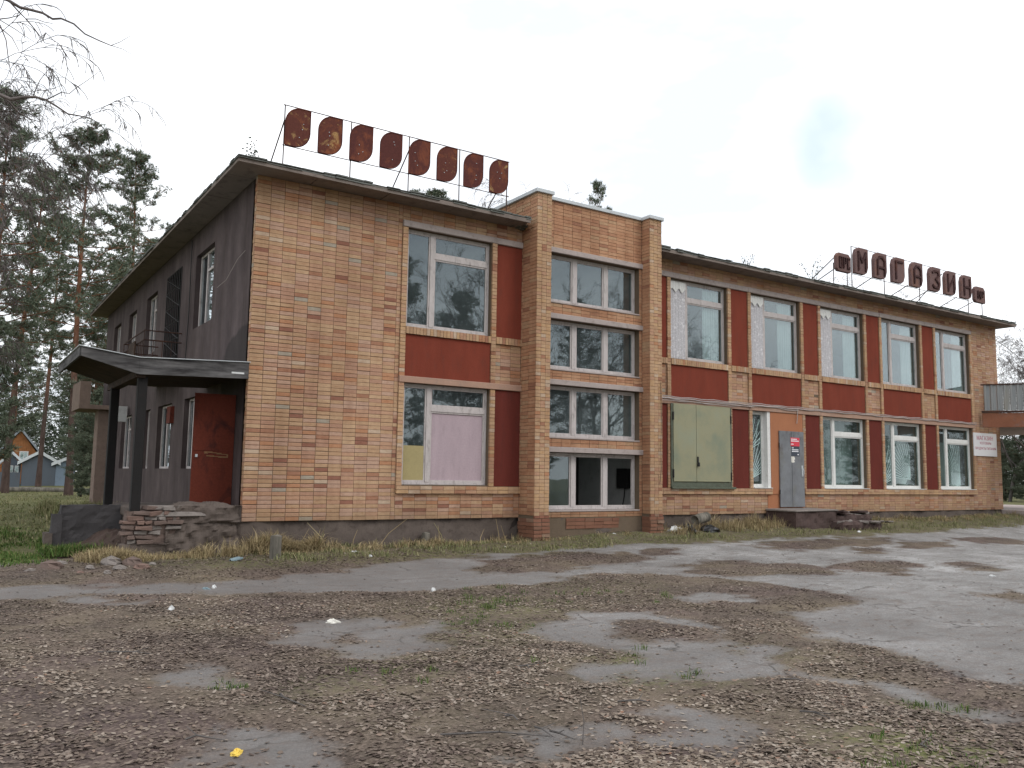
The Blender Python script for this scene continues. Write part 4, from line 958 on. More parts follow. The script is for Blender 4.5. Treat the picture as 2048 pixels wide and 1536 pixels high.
rub = [(222, 1132, .17, 'chunk', 0), (265, 1132, .16, 'brick_old', 0), (285, 1140, .10, 'brick_broken', 'brick-red chunk at the right end of the rubble before the porch'), (240, 1142, .09, 'chunk', 'grey chunk just in front of the two largest chunks'), (100, 1140, .15, 'brick_old', 0), (120, 1133, .09, 'chunk', 'pale chunk touching the far left reddish chunk'), (180, 1140, .07, 'chunk', 'lone pale chunk halfway between the left chunk and the largest chunk'), (215, 1150, .06, 'chunk', 'small pale chunk lying nearest the viewer below the largest chunk'), (160, 1150, .05, 'brick_broken', 'smallest brick-coloured chunk on the soil at left'), (60, 1146, .06, 'chunk', 'pale chunk nearest the left picture edge'), (255, 1108, .1, 'chunk', 'pale chunk leaning at the foot of the exposed bricks'), (235, 1098, .12, 'chunk', 'pale chunk in the gap left of the exposed bricks'), (215, 1108, .09, 'brick_old', 'dirty brick lump below the dark cheek wall'), (305, 1132, .05, 'chunk', 'small pale chunk in pale grass right of the rubble')]
for i, (px, py, s, mt, lb_) in enumerate(rub):
    p = gp(px, py)+Vector((0, 0, .02)); s *= 1.35; lab = chunk_labels.get(i, (lb_, 'masonry chunk'))
    if i == 4: lab = ('reddish broken masonry chunk farthest left, lying on the soil', 'masonry chunk')
    stone('masonry_chunk', p, s, M[mt], lab[0], lab[1], 'masonry chunks before the porch')

# entrance steps to the grey door
st = thing('entrance_steps', 'broken dark concrete steps under the grey steel door', 'steps')
z0 = float(gz(14.5, -.8))
m = MB(); rock_block(m, 13.72, 15.4, -.95, .0, -.7, .085, amp=.05, seed=41); m.build('step', M['step_dark'], st)
m = MB(); m.box(13.70, 15.42, -.98, -.0, .085, .125, j=.018); m.build('slab', M['chunk'], st, bevel=.012)
m = MB(); rock_block(m, 15.3, 17.1, -.8, -.01, -.7, -.06, amp=.08, seed=61); m.build('step', M['step_dark'], st)
for k in range(9):
    x0 = 15.35+k*.24+random.uniform(-.05, .05); y0 = random.uniform(-.85, -.5); m = MB(); m.box(-.16, .16, -.12, .3, 0, .045, j=.02); o = m.build('slab', M['chunk'] if k % 2 else M['step_dark'], st, bevel=.01); o.location = (x0, y0, random.choice([-.10, -.06, -.02, .02])); o.rotation_euler = (random.gauss(0, .08), random.gauss(0, .1), random.gauss(0, .4))
m = MB(); rock_block(m, 15.2, 16.9, -1.25, -.8, -.7, -.20, amp=.08, seed=63); m.build('step', M['step_dark'], st)
for k in range(7): m = MB(); m.box(-.12, .12, -.08, .08, 0, .05, j=.02); o = m.build('slab', M['chunk'], st, bevel=.01); o.location = (15.3+k*.3, -1.25+random.uniform(-.1, .3), -.22); o.rotation_euler = (random.gauss(0, .1), random.gauss(0, .1), random.uniform(0, 3))

# ------------------------------------------------------------------ roof sign with eight leaf panels
YS = -.4; ZR = ZT+.1
def leafpoly(x0, x1, z0, z1, r, n=8):
    p = [(x0, z0)]
    cx, cz = x1-r, z0+r*1.05
    p += [(cx+r*math.sin(t), cz-r*1.05*math.cos(t)) for t in [math.pi/2*i/n for i in range(n+1)]]
    p.append((x1, z1)); cx, cz = x0+r, z1-r*1.05
    p += [(cx-r*math.sin(t), cz+r*1.05*math.cos(t)) for t in [math.pi/2*i/n for i in range(n+1)]]
    return p
sg = thing('roof_sign', 'rusted frame with eight leaf-shaped blank panels on roof edge above the corner', 'sign')
for i in range(8):
    x0 = .34+.627*i; x1 = x0+.46; m = MB(); m.prism(leafpoly(x0, x1, 6.82, 7.555, .29), 0, YS-.012, YS+.012)
    m.build('leaf_panel', M['rust_leaf' if i in (0, 1, 5, 7) else 'rust_leaf_plain'], sg)
    m = MB()
    poly = leafpoly(x0, x1, 6.82, 7.555, .29)
    for a, b in zip(poly, poly[1:]+poly[:1]): m.tube([(a[0], YS-.01, a[1]), (b[0], YS-.01, b[1])], .014, 4, cap=False)
    m.build('rim', M['rust_leaf_plain'], sg)
    m = MB()
    for k in range(3): bx = x0+random.uniform(.12, .36); bz = random.uniform(6.95, 7.4); m.tube([(bx, YS-.02, bz), (bx, YS-.012, bz)], .009, 5)
    m.build('bolt', M['metal_cap'], sg)
m = MB(); m.tube([(.3, YS+.02, 7.575), (5.24, YS+.02, 7.575)], .010, 5); m.build('rail', M['rust_bar'], sg); m = MB(); m.tube([(.3, YS+.02, 6.81), (5.24, YS+.02, 6.81)], .009, 5); m.build('rail', M['rust_bar'], sg)
for x in (.33, 1.63, 2.86, 4.02, 5.19): m = MB(); m.tube([(x, YS+.03, ZR-.02), (x, YS+.03, 7.58)], .012, 5); m.build('post', M['rust_bar'], sg)
for xt, zt in ((.33, 7.3), (2.86, 7.3), (5.15, 7.25)): m = MB(); m.tube([(xt, YS+.03, zt), (xt, YS+1.15, ZR)], .013, 5); m.build('brace', M['rust_bar'], sg)

# ------------------------------------------------------------------ roof sign МАГАЗИН
def text_mesh(s, size, ext):
    cu = bpy.data.curves.new('text', 'FONT'); cu.body = s; cu.size = size; cu.extrude = ext; cu.align_x = 'CENTER'; cu.align_y = 'CENTER'; cu.resolution_u = 3; cu.offset = .0
    o = bpy.data.objects.new('text', cu); COL.objects.link(o); dg = bpy.context.evaluated_depsgraph_get(); me = bpy.data.meshes.new_from_object(o.evaluated_get(dg)); bpy.data.objects.remove(o); return me
def place_text(s, cx, cz, w_, h, y, mat, parent, name='letter', ext=.01, bold=0):
    me = text_mesh(s, 1, ext); co = np.zeros(len(me.vertices)*3, np.float32); me.vertices.foreach_get('co', co); co = co.reshape(-1, 3)
    mn, mx = co.min(0), co.max(0); sc = np.array([w_/(mx[0]-mn[0]), h/(mx[1]-mn[1])]); xy = (co[:, :2]-(mn[:2]+mx[:2])/2)*sc
    out = np.stack([cx+xy[:, 0], y-co[:, 2], cz+xy[:, 1]], -1).astype(np.float32); me.vertices.foreach_set('co', out.ravel()); me.materials.clear(); me.materials.append(mat); me.update()
    return link(name, me, parent)
ms = thing('roof_sign', 'rusted roof sign of raised letters spelling МАГАЗИН at the far end', 'sign')
def stroke_letter(ch, x0, x1, z0, z1, y, parent):
    """block letters of square bars, as on the sign"""
    w_ = x1-x0; h = z1-z0; t = .075
    S_ = {'М': [((0, 0), (0, 1)), ((1, 0), (1, 1)), ((0, 1), (.5, .45)), ((.5, .45), (1, 1))], 'А': [((0, 0), (0, .8)), ((0, .8), (.3, 1)), ((.3, 1), (.7, 1)), ((.7, 1), (1, .8)), ((1, 0), (1, .8)), ((0, .4), (1, .4))],
          'Г': [((0, 0), (0, 1)), ((0, 1), (1, 1))], 'З': [((0, .9), (.3, 1)), ((.3, 1), (.9, 1)), ((.9, 1), (1, .75)), ((1, .75), (.5, .52)), ((.5, .52), (1, .28)), ((1, .28), (.9, 0)), ((.9, 0), (.2, 0)), ((.2, 0), (0, .12))],
          'И': [((0, 0), (0, 1)), ((1, 0), (1, 1)), ((0, .08), (1, .92))], 'Н': [((0, 0), (0, 1)), ((1, 0), (1, 1)), ((0, .5), (1, .5))],
          'О': [((0, 0), (0, 1)), ((1, 0), (1, 1)), ((0, 0), (1, 0)), ((0, 1), (1, 1))], 'Р': [((0, 0), (0, 1)), ((0, 1), (1, 1)), ((1, 1), (1, .5)), ((1, .5), (0, .5))], 'С': [((1, .9), (1, 1)), ((1, 1), (0, 1)), ((0, 1), (0, 0)), ((0, 0), (1, 0)), ((1, 0), (1, .12))]}[ch]
    t = .06
    if w_ < .2: t = .03
    m = MB()
    for i, (a, b) in enumerate(S_):
        pa = Vector((x0+a[0]*w_, 0, z0+a[1]*h)); pb_ = Vector((x0+b[0]*w_, 0, z0+b[1]*h)); d = (pb_-pa).normalized(); n = Vector((-d.z, 0, d.x))*t/2; pa = pa-d*t*.4; pb_ = pb_+d*t*.4
        yy0 = y-.0007*i; yy1 = y+.05
        q_ = [pa-n, pb_-n, pb_+n, pa+n]
        m.add([(c.x, yy0, c.z) for c in q_]+[(c.x, yy1, c.z) for c in q_], [(0, 1, 2, 3), (0, 4, 5, 1), (1, 5, 6, 2), (2, 6, 7, 3), (3, 7, 4, 0)])
    m.build('letter', M['rust_letter'], parent)
def tray(x0, x1, z0, z1, octo=False):
    if octo: poly = [(x0+.08, z0), (x1-.02, z0), (x1, z0+.05), (x1, z1-.1), (x1-.1, z1), (x0+.1, z1), (x0, z1-.1), (x0, z0+.08)]
    else: r = .2; poly = [(x0, z0), (x1-r, z0), (x1-.07, z0+.07), (x1, z0+r*1.2), (x1, z1), (x0+r, z1), (x0+.07, z1-.07), (x0, z1-r*1.2)]
    m = MB(); m.prism(poly, 0, YS-.02, YS+.09); tr = m.build('letter_tray', M['rust_tray'], ms, bevel=.012)
    return tr
    m = MB(); n = len(poly)   # raised rim
    for i in range(n):
        a, b = poly[i], poly[(i+1) % n]; cx, cz = (x0+x1)/2, (z0+z1)/2; ins = lambda p: (cx+(p[0]-cx)*.9, cz+(p[1]-cz)*.94)
        a2, b2 = ins(a), ins(b)
        m.add([(a[0], YS-.06, a[1]), (b[0], YS-.06, b[1]), (b2[0], YS-.06, b2[1]), (a2[0], YS-.06, a2[1]), (a[0], YS-.019, a[1]), (b[0], YS-.019, b[1]), (b2[0], YS-.019, b2[1]), (a2[0], YS-.019, a2[1])], [(0, 1, 2, 3), (0, 4, 5, 1), (2, 6, 7, 3)])
    m.build('rim', M['rust_tray'], tr); return tr
X_ = [17.28, 18.21, 19.14, 20.11, 21.12, 22.01, 22.96]
for ch, x0 in zip('МАГАЗИН', X_): tray(x0, x0+.64, 6.91, 7.70); stroke_letter(ch, x0+.15, x0+.49, 7.03, 7.56, YS-.055, ms)
tray(16.42, 17.08, 6.86, 7.40, True)
for ch, a, b in (('О', 16.53, 16.64), ('Р', 16.72, 16.82), ('С', 16.90, 16.99)): stroke_letter(ch, a, b, 6.97, 7.27, YS-.055, ms)
tray(23.78, 24.43, 6.88, 7.42, True); place_text('№', 24.1, 7.14, .36, .28, YS-.04, M['rust_letter'], ms, ext=.02)
for z in (7.72, 6.90): m = MB(); m.tube([(17.26, YS+.1, z), (23.62, YS+.1, z)], .009, 5); m.build('rail', M['rust_bar'], ms)
for x in (16.42, 17.05, 17.27, 18.86, 20.73, 23.55, 24.41): m = MB(); m.tube([(x, YS+.1, ZR-.02), (x, YS+.1, 7.1 if x in (16.42, 17.05, 24.41) else 7.72)], .014, 5); m.build('post', M['rust_bar'], ms)
for x, zt in ((16.45, 7.25), (16.5, 6.95), (18.3, 6.95), (20.1, 6.95), (21.2, 6.93), (22.05, 7.6), (22.9, 6.95), (23.85, 6.9)): m = MB(); m.tube([(x, YS+.1, zt), (x+.05, YS+1.5, ZR)], .014, 5); m.build('brace', M['rust_bar'], ms)

# ------------------------------------------------------------------ white shop board
sb = thing('shop_board', 'white sign board МАГАЗИН with red lettering at far end of facade', 'sign')
m = MB(); m.box(24.0, 25.45, -.05, -.02, 1.78, 2.55); m.build('board', NT('board_white').fin((.66, .65, .66), .5), sb, bevel=.004)
rl = NT('board_red').fin((.38, .06, .10), .6); gl_ = NT('board_grey').fin((.3, .24, .26), .6)
place_text('МАГАЗИН', 24.7, 2.385, 1.02, .145, -.0515, rl, sb, ext=.001); place_text('ХОЗТОВАРЫ', 24.72, 2.215, .72, .085, -.0515, rl, sb, ext=.001); place_text('ПРОДУКТЫ ПИТАНИЯ', 24.72, 2.03, 1.3, .10, -.0515, rl, sb, ext=.001)

# ------------------------------------------------------------------ canopy at the right end
cr = thing('entrance_canopy', 'corrugated grey balcony canopy over a stained beam at the right end', 'canopy')
A0 = Vector((24.52, -.10, 0)); A1 = Vector((28.4, -5.9, 0)); 
d = (Vector((25.16, -1.14, 0))-A0).normalized(); n_ = Vector((d.y, -d.x, 0))*-1   # outward towards camera-left
A1 = A0+d*5.0
if n_.dot(Vector((CAM[0], CAM[1], 0))-A0) < 0: n_ = -n_
nr = 26
for i in range(nr):
    w_ = .105; o = A0+d*(i*.19+.06)
    m = MB(); prof = [(0, 0), (.02, .035), (.075, .035), (.095, 0), (.185, 0)]
    vs_ = []
    for u, v in prof: p = o+d*u+n_*v; vs_ += [(p.x, p.y, 3.30), (p.x, p.y, 4.17)]
    for u, v in reversed(prof): p = o+d*u+n_*(v-.006); vs_ += [(p.x, p.y, 3.30), (p.x, p.y, 4.17)]
    k = len(vs_)//2; m.add(vs_, [(2*j, 2*((j+1) % k), 2*((j+1) % k)+1, 2*j+1) for j in range(k)]); m.build('corrugated_sheet', M['corrugated'], cr)
def beam(z0, z1, off0, off1, name, mat, e=.0):
    p = [A0+n_*off0-d*e, A1+n_*off0, A1+n_*off1, A0+n_*off1-d*e]; m = MB()
    m.add([(q_.x, q_.y, z) for z in (z0, z1) for q_ in p], [(0, 3, 2, 1), (4, 5, 6, 7), (0, 1, 5, 4), (1, 2, 6, 5), (2, 3, 7, 6), (3, 0, 4, 7)]); m.build(name, mat, cr)
beam(3.22, 3.29, -.05, .05, 'rail', M['rust_bar'], .02); beam(4.15, 4.19, -.03, .045, 'rail', M['rust_bar'], .02); beam(2.74, 3.21, -.12, .02, 'beam', M['rust_beam'])
m = MB(); m.box(25.84, 31, -2.6, 3.0, 2.80, 3.0); m.build('slab', M['concrete'], cr)
m = MB(); m.box(28.3, 28.6, -3.4, -3.1, -.5, 2.8); m.build('column', M['concrete'], cr)
m = MB(); m.box(25.83, 34, -.9, 4.0, -.6, -.02); m.build('terrace', M['concrete'], label='low concrete terrace beyond right corner of the shop', cat='terrace')
pf = at_d(2040, 44)
m = MB()
fb = thing('parapet_wall', 'grey panel parapet raised on short piers behind the right corner', 'wall')
for i in range(5):
    x = 33+i*2.0; m = MB(); m.box(x+.01, x+1.99, 16.0, 16.15, .3, 1.12); m.build('panel', M['concrete'], fb)
    m = MB(); m.box(x-.1, x+.1, 16.2, 16.4, -.7, .9); m.build('pier', M['plinth'], fb)

# ------------------------------------------------------------------ trees
def pine_mesh(seed, H, r0, crown0=.35, spread=3.2, tufts=1.0, lean=(0, 0), dead=True):
    R = np.random.default_rng(seed); rr = random.Random(seed); wood_ = MB()
    trunk = [Vector((lean[0]*t*t*H+.12*math.sin(t*5+seed), lean[1]*t*t*H+.12*math.cos(t*4+seed), t*H)) for t in [i/14 for i in range(15)]]
    rad = [r0*(1-.9*(i/14)**1.15)*(1.25 if i == 0 else 1) for i in range(15)]
    wood_.tube(trunk, rad, 8, cap=False)
    def tp(t): i = min(13, int(t*14)); f = t*14-i; return trunk[i].lerp(trunk[i+1], f)
    tufts_c, tufts_d = [], []
    z = crown0*H*.8
    while z < H*.985:
        t = z/H; c = tp(t); prof = (min(1, (t-crown0*.75)/(.28))*.75+.25)*(1-max(0, (t-.6)/.4)**1.3*.86) if t > crown0*.75 else .3
        nb = rr.choice([2, 3, 3, 4]); a0 = rr.uniform(0, 6.28); deadb = t < crown0*1.05
        for b in range(nb):
            a = a0+b*6.283/nb+rr.uniform(-.5, .5); Lb = spread*prof*rr.uniform(.5, 1.2)
            if rr.random() < .12: Lb *= .4
            el = rr.uniform(-.05, .3) if t < .75 else rr.uniform(.2, .75)
            dirv = Vector((math.cos(a)*math.cos(el), math.sin(a)*math.cos(el), math.sin(el))); pts = [c]; n = 5
            for i in range(n):
                dirv = (dirv+Vector((rr.uniform(-.22, .22), rr.uniform(-.22, .22), rr.uniform(-.1, .2)))).normalized(); pts.append(pts[-1]+dirv*Lb/n)
            rb = max(.015, r0*.2*prof); wood_.tube(pts, [rb*(1-.8*i/n) for i in range(n+1)], 4, cap=False)
            if deadb and rr.random() < .75: continue
            for i in range(2, n+1):
                for s_ in range(3 if Lb > 1 else 2):
                    sd = (dirv*.5+Vector((rr.uniform(-1, 1), rr.uniform(-1, 1), rr.uniform(-.25, .6)))).normalized(); Ls = Lb*.26*rr.uniform(.5, 1.2)+.15
                    e = pts[i]+sd*Ls; wood_.tube([pts[i], e], [.018, .008], 3, cap=False)
                    nt = int((3+Ls*7)*tufts)
                    for k in range(nt):
                        f = rr.uniform(.25, 1.1); p = pts[i].lerp(e, f)+Vector((rr.gauss(0, .12), rr.gauss(0, .12), rr.gauss(0, .045))); tufts_c.append(p); tufts_d.append((sd+Vector((0, 0, .6))).normalized())
        z += rr.uniform(.5, .95)*(1 if t < .85 else .55)*H/20
    C_ = np.array(tufts_c); D = np.array(tufts_d); K = 9; N = len(C_)
    dirs = D[:, None, :]*.55+R.normal(0, .6, (N, K, 3)); dirs /= np.linalg.norm(dirs, axis=2, keepdims=True); side = np.cross(dirs, R.normal(0, 1, (N, K, 3))); side /= np.linalg.norm(side, axis=2, keepdims=True)
    ln = R.uniform(.13, .30, (N, K, 1)); wd = R.uniform(.012, .03, (N, K, 1))
    base = C_[:, None, :]+R.normal(0, .03, (N, K, 3)); V = np.stack([base-side*wd, base+side*wd, base+dirs*ln], 2).reshape(-1, 3)
    Fi = np.arange(len(V)).reshape(-1, 3)
    me_w = bpy.data.meshes.new('trunk'); me_w.from_pydata(wood_.v, [], wood_.f); me_w.polygons.foreach_set('use_smooth', [True]*len(wood_.f)); me_w.materials.append(M['pine_bark']); me_w.update()
    me = bpy.data.meshes.new('crown'); me.vertices.add(len(V)); me.vertices.foreach_set('co', V.astype(np.float32).ravel()); me.loops.add(len(V)); me.loops.foreach_set('vertex_index', Fi.astype(np.int32).ravel()); me.polygons.add(len(Fi)); me.polygons.foreach_set('loop_start', np.arange(len(Fi), dtype=np.int32)*3); me.polygons.foreach_set('loop_total', np.full(len(Fi), 3, np.int32)); me.materials.append(M['needles']); me.update(calc_edges=True)
    return me_w, me
PINE = [pine_mesh(3, 22, .20, .34, 3.9, .8), pine_mesh(8, 22, .18, .30, 3.3, .8), pine_mesh(15, 20, .15, .42, 3.0, .7), pine_mesh(21, 18, .17, .10, 3.2, .8), pine_mesh(33, 12, .12, .03, 2.6, 1.0)]
NP_ = [0]
def pine(px, dist, top_py, var, label, sc_xy=1, rz=None, group='pine trees behind and left of the shop', xy=None, lean=0):
    x, y = xy if xy else at_d(px, dist); z = float(gz(min(max(x, -40), 60), min(max(y, -40), 60)))
    x_h = 953+ROLL*(px-1024) if not xy else 0
    H0 = [22, 22, 20, 18, 12][var]
    rt_ = ray(px, top_py); H = (rt_[2]/math.hypot(rt_[0], rt_[1])*dist+CAM[2]-z) if not xy else top_py
    o = thing('pine_tree', label, 'pine tree', group, (x, y, z-.05)); s = H/H0; o.scale = (s*sc_xy, s*sc_xy, s)
    if lean: o.rotation_euler = (0, lean, 0)
    else: o.rotation_euler.z = rz if rz is not None else random.uniform(0, 6)
    link('trunk', PINE[var][0], o); link('crown', PINE[var][1], o); return o
pine(136, 54, 243, 0, 'tall pine with thick orange trunk standing between the garage and the porch', 1.1, 1.0)
pine(236, 62, 288, 1, 'tall slim pine rising just left of the side roof edge', 1.0, 2.2)
pine(12, 60, 318, 0, 'leaning pine at the left edge of the picture', 1.1, lean=.04)
pine(84, 80, 430, 2, 'pine with bare lower trunk standing before the garage', 1.2, 4)
pine(-35, 40, 165, 3, 'dark bushy pine cut by the left picture edge', .9, 1)
pine(178, 84, 600, 3, 'bushy pine low behind the porch canopy', 1.1, 3)
pine(205, 66, 520, 3, 'bushy pine next to the far end of the side wall', 1.1, 5)
pine(275, 75, 470, 1, 'pine partly hidden behind the side roof edge', 1.0, 2)
pine(20, 104, 640, 3, 'far bushy pine behind the orange gabled house', 1.3, 1.6)
pine(165, 50, 815, 4, 'low dense young pine beside the thick orange trunk', 1.0, 1)
pine(190, 46, 780, 4, 'low dense young pine touching the far side wall', 1.0, 4)
pine(178, 88, 700, 4, 'low dense young pine farther back behind the thick trunk', 1.2, 2)
pine(858, 75, 372, 1, 'broad pine crown showing over the roof under the leaf panels', 1.5, .6)
pine(1195, 40, 366, 2, 'young pine top poking above the tower parapet', .55, 1.2)
pine(2010, 62, 880, 4, 'low pine behind the grey parapet at right', 1.5, 2, 'low pines at the right end')
pine(2050, 60, 865, 4, 'low pine at the right picture edge', 1.5, 4, 'low pines at the right end')
pine(1985, 70, 885, 4, 'low pine partly hidden by the right brick corner', 1.5, 5, 'low pines at the right end')
# pines and trees that stand across the lot and show in the window reflections
for i, (x, y, H, v) in enumerate([(14, -34, 17, 3), (9, -40, 18, 0), (21.5, -38, 17, 3), (40, -42, 17, 1), (3, -44, 17, 3), (52, -45, 15, 3), (33, -50, 18, 3), (64, -40, 12, 3), (20, -55, 16, 3), (46, -56, 15, 3), (70, -34, 8, 3), (80, -40, 8.5, 3), (92, -42, 8, 4), (62, -30, 7, 4)]):
    pine(0, 0, H, v, 'pine standing across the lot behind the viewer, seen only reflected in the windows', 1.1, i, 'pines across the lot', (x, y))

def bare_mesh(seed, H, r0, levels=5, spread=.5, droop=0, first=.25, twig=.006, nbr=3, wmul=1.0):
    rr = random.Random(seed); m = MB()
    def br(p, d, L_, r_, lev):
        n = 4; pts = [p]; rs = [r_]
        for i in range(n):
            d = (d+Vector((rr.gauss(0, .13), rr.gauss(0, .13), rr.gauss(0, .08)-droop*(lev/levels)**2*.35+.03))).normalized(); pts.append(pts[-1]+d*L_/n); rs.append(max(twig, r_*(1-.55*(i+1)/n)))
        m.tube(pts, [x*wmul for x in rs], 6 if lev < 2 else 3, cap=False)
        if lev >= levels: return
        k = nbr+(1 if lev < 2 else 0)
        for i in range(k+2 if lev == 0 else k):
            f = rr.uniform(first if lev == 0 else .2, 1); j = min(n-1, int(f*n)); q_ = pts[j].lerp(pts[j+1], f*n-j); ax = Vector((rr.gauss(0, 1), rr.gauss(0, 1), rr.gauss(0, .4))).normalized(); nd = (d*rr.uniform(.6, 1)+ax*spread*1.4).normalized()
            br(q_, nd, L_*rr.uniform(.42, .68), max(twig, rs[j]*.55), lev+1)
        br(pts[-1], (d+Vector((rr.gauss(0, .2), rr.gauss(0, .2), .1))).normalized(), L_*.6, rs[-1], lev+1)
    br(Vector((0, 0, 0)), Vector((0, 0, 1)), H*.5, r0, 0)
    me = bpy.data.meshes.new('branches'); me.from_pydata(m.v, [], m.f); me.polygons.foreach_set('use_smooth', [True]*len(m.f)); me.materials.append(M['birch_bark']); me.update(); return me
BARE = [bare_mesh(2, 14, .16, 5, .5, 0, .35, .010), bare_mesh(5, 14, .14, 6, .42, .9, .25, .007), bare_mesh(9, 14, .17, 5, .6, 0, .3, .012)]
def bare(x, y, H, v, label, group=None, rz=0, sxy=1, cat='bare tree', name='bare_tree', z=None):
    z = float(gz(min(max(x, -40), 60), min(max(y, -40), 60))) if z is None else z
    o = link(name, BARE[v], None, None, label, cat, group, 0, (x, y, z-.03)); s = H/14; o.scale = (s*sxy, s*sxy, s); o.rotation_euler.z = rz; return o
for i, (x, y, H, v) in enumerate([(20.8, -28, 15, 0), (25, -31, 15, 2), (30, -27, 14, 0), (36, -33, 15, 2), (44, -30, 13, 0), (50, -38, 13, 2), (12, -29, 13, 2), (6, -33, 14, 0), (58, -33, 11, 0), (28, -43, 14, 2), (38, -24, 12, 1), (16, -46, 15, 0), (74, -30, 8.5, 0), (86, -34, 8.5, 2), (98, -38, 9, 0), (108, -45, 9, 2), (66, -36, 9, 2), (118, -48, 9, 0)]):
    bare(x, y, H, v, 'leafless tree standing across the lot behind the viewer, seen only reflected in the windows', 'leafless trees across the lot', i*1.3)
x, y = at_d(2016, 60); bare(x, y, 11.5, 1, 'pale leafless birch beyond the right corner of the shop', rz=1, cat='birch tree', name='birch_tree')
x, y = at_d(2075, 66); bare(x, y, 12, 1, 'leafless birch at the right picture edge', rz=3, cat='birch tree', name='birch_tree')
x, y = at_d(1048, 42); bare(x, y, 15.4, 1, 'leafless birch top behind the left side of the tower', rz=2, cat='birch tree', name='birch_tree')
x, y = at_d(1725, 70); bare(x, y, 16.4, 1, 'leafless birch top faint behind the roof letters', rz=2, cat='birch tree', name='birch_tree')
for i, (px, dd, H) in enumerate([(-105, 30, 16)]):
    x, y = at_d(px, dd); bare(x, y, H, 1, ['leafless birch with drooping twigs cut by the left picture edge', 'leafless birch among the pines at left', 'leafless birch outside the left picture edge'][i], 'leafless birches at the left', i+1, cat='birch tree', name='birch_tree')
# roof saplings
def sapling(x, y, z, h, seed, label, leaves=0):
    rr = random.Random(seed); m = MB()
    for i in range(4):
        p = Vector((x, y, z)); d = Vector((rr.gauss(0, .35), rr.gauss(0, .35), 1)).normalized(); pts = [p]
        for k in range(4): d = (d+Vector((rr.gauss(0, .2), rr.gauss(0, .2), .1))).normalized(); pts.append(pts[-1]+d*h*rr.uniform(.18, .3))
        m.tube(pts, [.008, .007, .006, .004, .003], 3)
        for k in range(1, 5):
            for _ in range(leaves): q_ = pts[k]+Vector((rr.gauss(0, .04), rr.gauss(0, .04), rr.gauss(0, .04))); s = .025; a = Vector((rr.gauss(0, 1), rr.gauss(0, 1), rr.gauss(0, 1))).normalized()*s; b = a.cross(Vector((rr.random(), rr.random(), rr.random()))).normalized()*s*.6; m.add([q_-a, q_+b, q_+a, q_-b], [(0, 1, 2, 3)])
    m.build('sapling', M['needles_dark'], label=label, cat='sapling')
sapling(-.05, .1, ZR, .5, 3, 'small leafy sapling growing on the roof at the near corner', 5)
sapling(15.8, -.05, ZR, .75, 4, 'small sapling growing on the roof left of the roof letters', 5)
sapling(12.9, -.2, ZR, .4, 5, 'tiny weed tuft growing on the roof edge over the lace windows', 2)

# ------------------------------------------------------------------ near branches of a tree at the top left
bt = thing('overhanging_tree', 'leafless tree reaching thin dark branches in from the upper left', 'tree')
DB = 9.0
def pxd(px, py, dist): d_ = ray(px, py); return Vector(CAM+d_*dist)
BRN = [([(-160, -60), (15, 0), (40, 15), (62, 20), (85, 26), (105, 38), (122, 37), (148, 48), (170, 68), (200, 82), (222, 91)], .020, .005), ([(20, 4), (38, 24), (52, 38), (72, 38), (88, 44), (105, 47)], .008, .003), ([(52, 38), (66, 54), (80, 72), (90, 86), (110, 90)], .007, .003),
       ([(222, 91), (245, 98), (262, 108)], .004, .002), ([(222, 91), (240, 84), (260, 72)], .004, .002),
       ([(-200, 130), (-60, 180), (0, 190), (22, 199), (45, 195), (70, 194), (92, 200), (112, 212), (136, 228), (160, 232), (182, 238)], .024, .005), ([(92, 200), (108, 192), (124, 184), (138, 188), (152, 176), (176, 160), (200, 142)], .007, .002), ([(66, 194), (70, 182), (80, 160), (96, 140), (118, 120)], .006, .002),
       ([(0, 190), (20, 205), (38, 226), (60, 238), (80, 244)], .012, .004), ([(104, 208), (124, 220), (132, 236), (134, 250)], .005, .002), ([(136, 228), (144, 238), (147, 250)], .005, .002), ([(60, 238), (70, 250), (86, 270)], .005, .002), ([(74, 181), (100, 180), (118, 172)], .004, .002), ([(-50, 60), (0, 38), (18, 36), (40, 30)], .008, .004), ([(0, 50), (12, 80), (17, 120), (22, 150)], .007, .003), ([(0, 55), (24, 75), (38, 102)], .006, .003), ([(0, 40), (30, 58), (50, 72), (72, 86)], .005, .002)]
DZ = {}
for i, (pts, r0, r1) in enumerate(BRN):
    n = len(pts); m = MB(); m.tube([pxd(p[0], p[1], DB+.25*math.sin(i*.7+k*.3) if k else DB) for k, p in enumerate(pts)], [r0+(r1-r0)*k/(n-1) for k in range(n)], 5); m.build('branch', M['birch_bark'], bt, smooth=True)
tx, ty = at_d(-330, 10.5); m = MB(); p1 = pxd(-160, -60, DB); p2 = pxd(-200, 130, DB)
m.tube([(tx, ty, -.7), (tx+.1, ty, 2), (tx+.05, ty+.1, 5), (tx, ty, 8)], [.2, .17, .13, .08], 10); m.build('trunk', M['birch_bark'], bt, smooth=True)
m = MB(); m.tube([(tx+.05, ty, 4.6), tuple((Vector((tx, ty, 4.9))+p1)/2), p1], [.07, .045, .021], 6); m.tube([(tx+.08, ty, 3.8), tuple((Vector((tx, ty, 4.2))+p2)/2), p2], [.07, .045, .025], 6); m.build('limb', M['birch_bark'], bt, smooth=True)

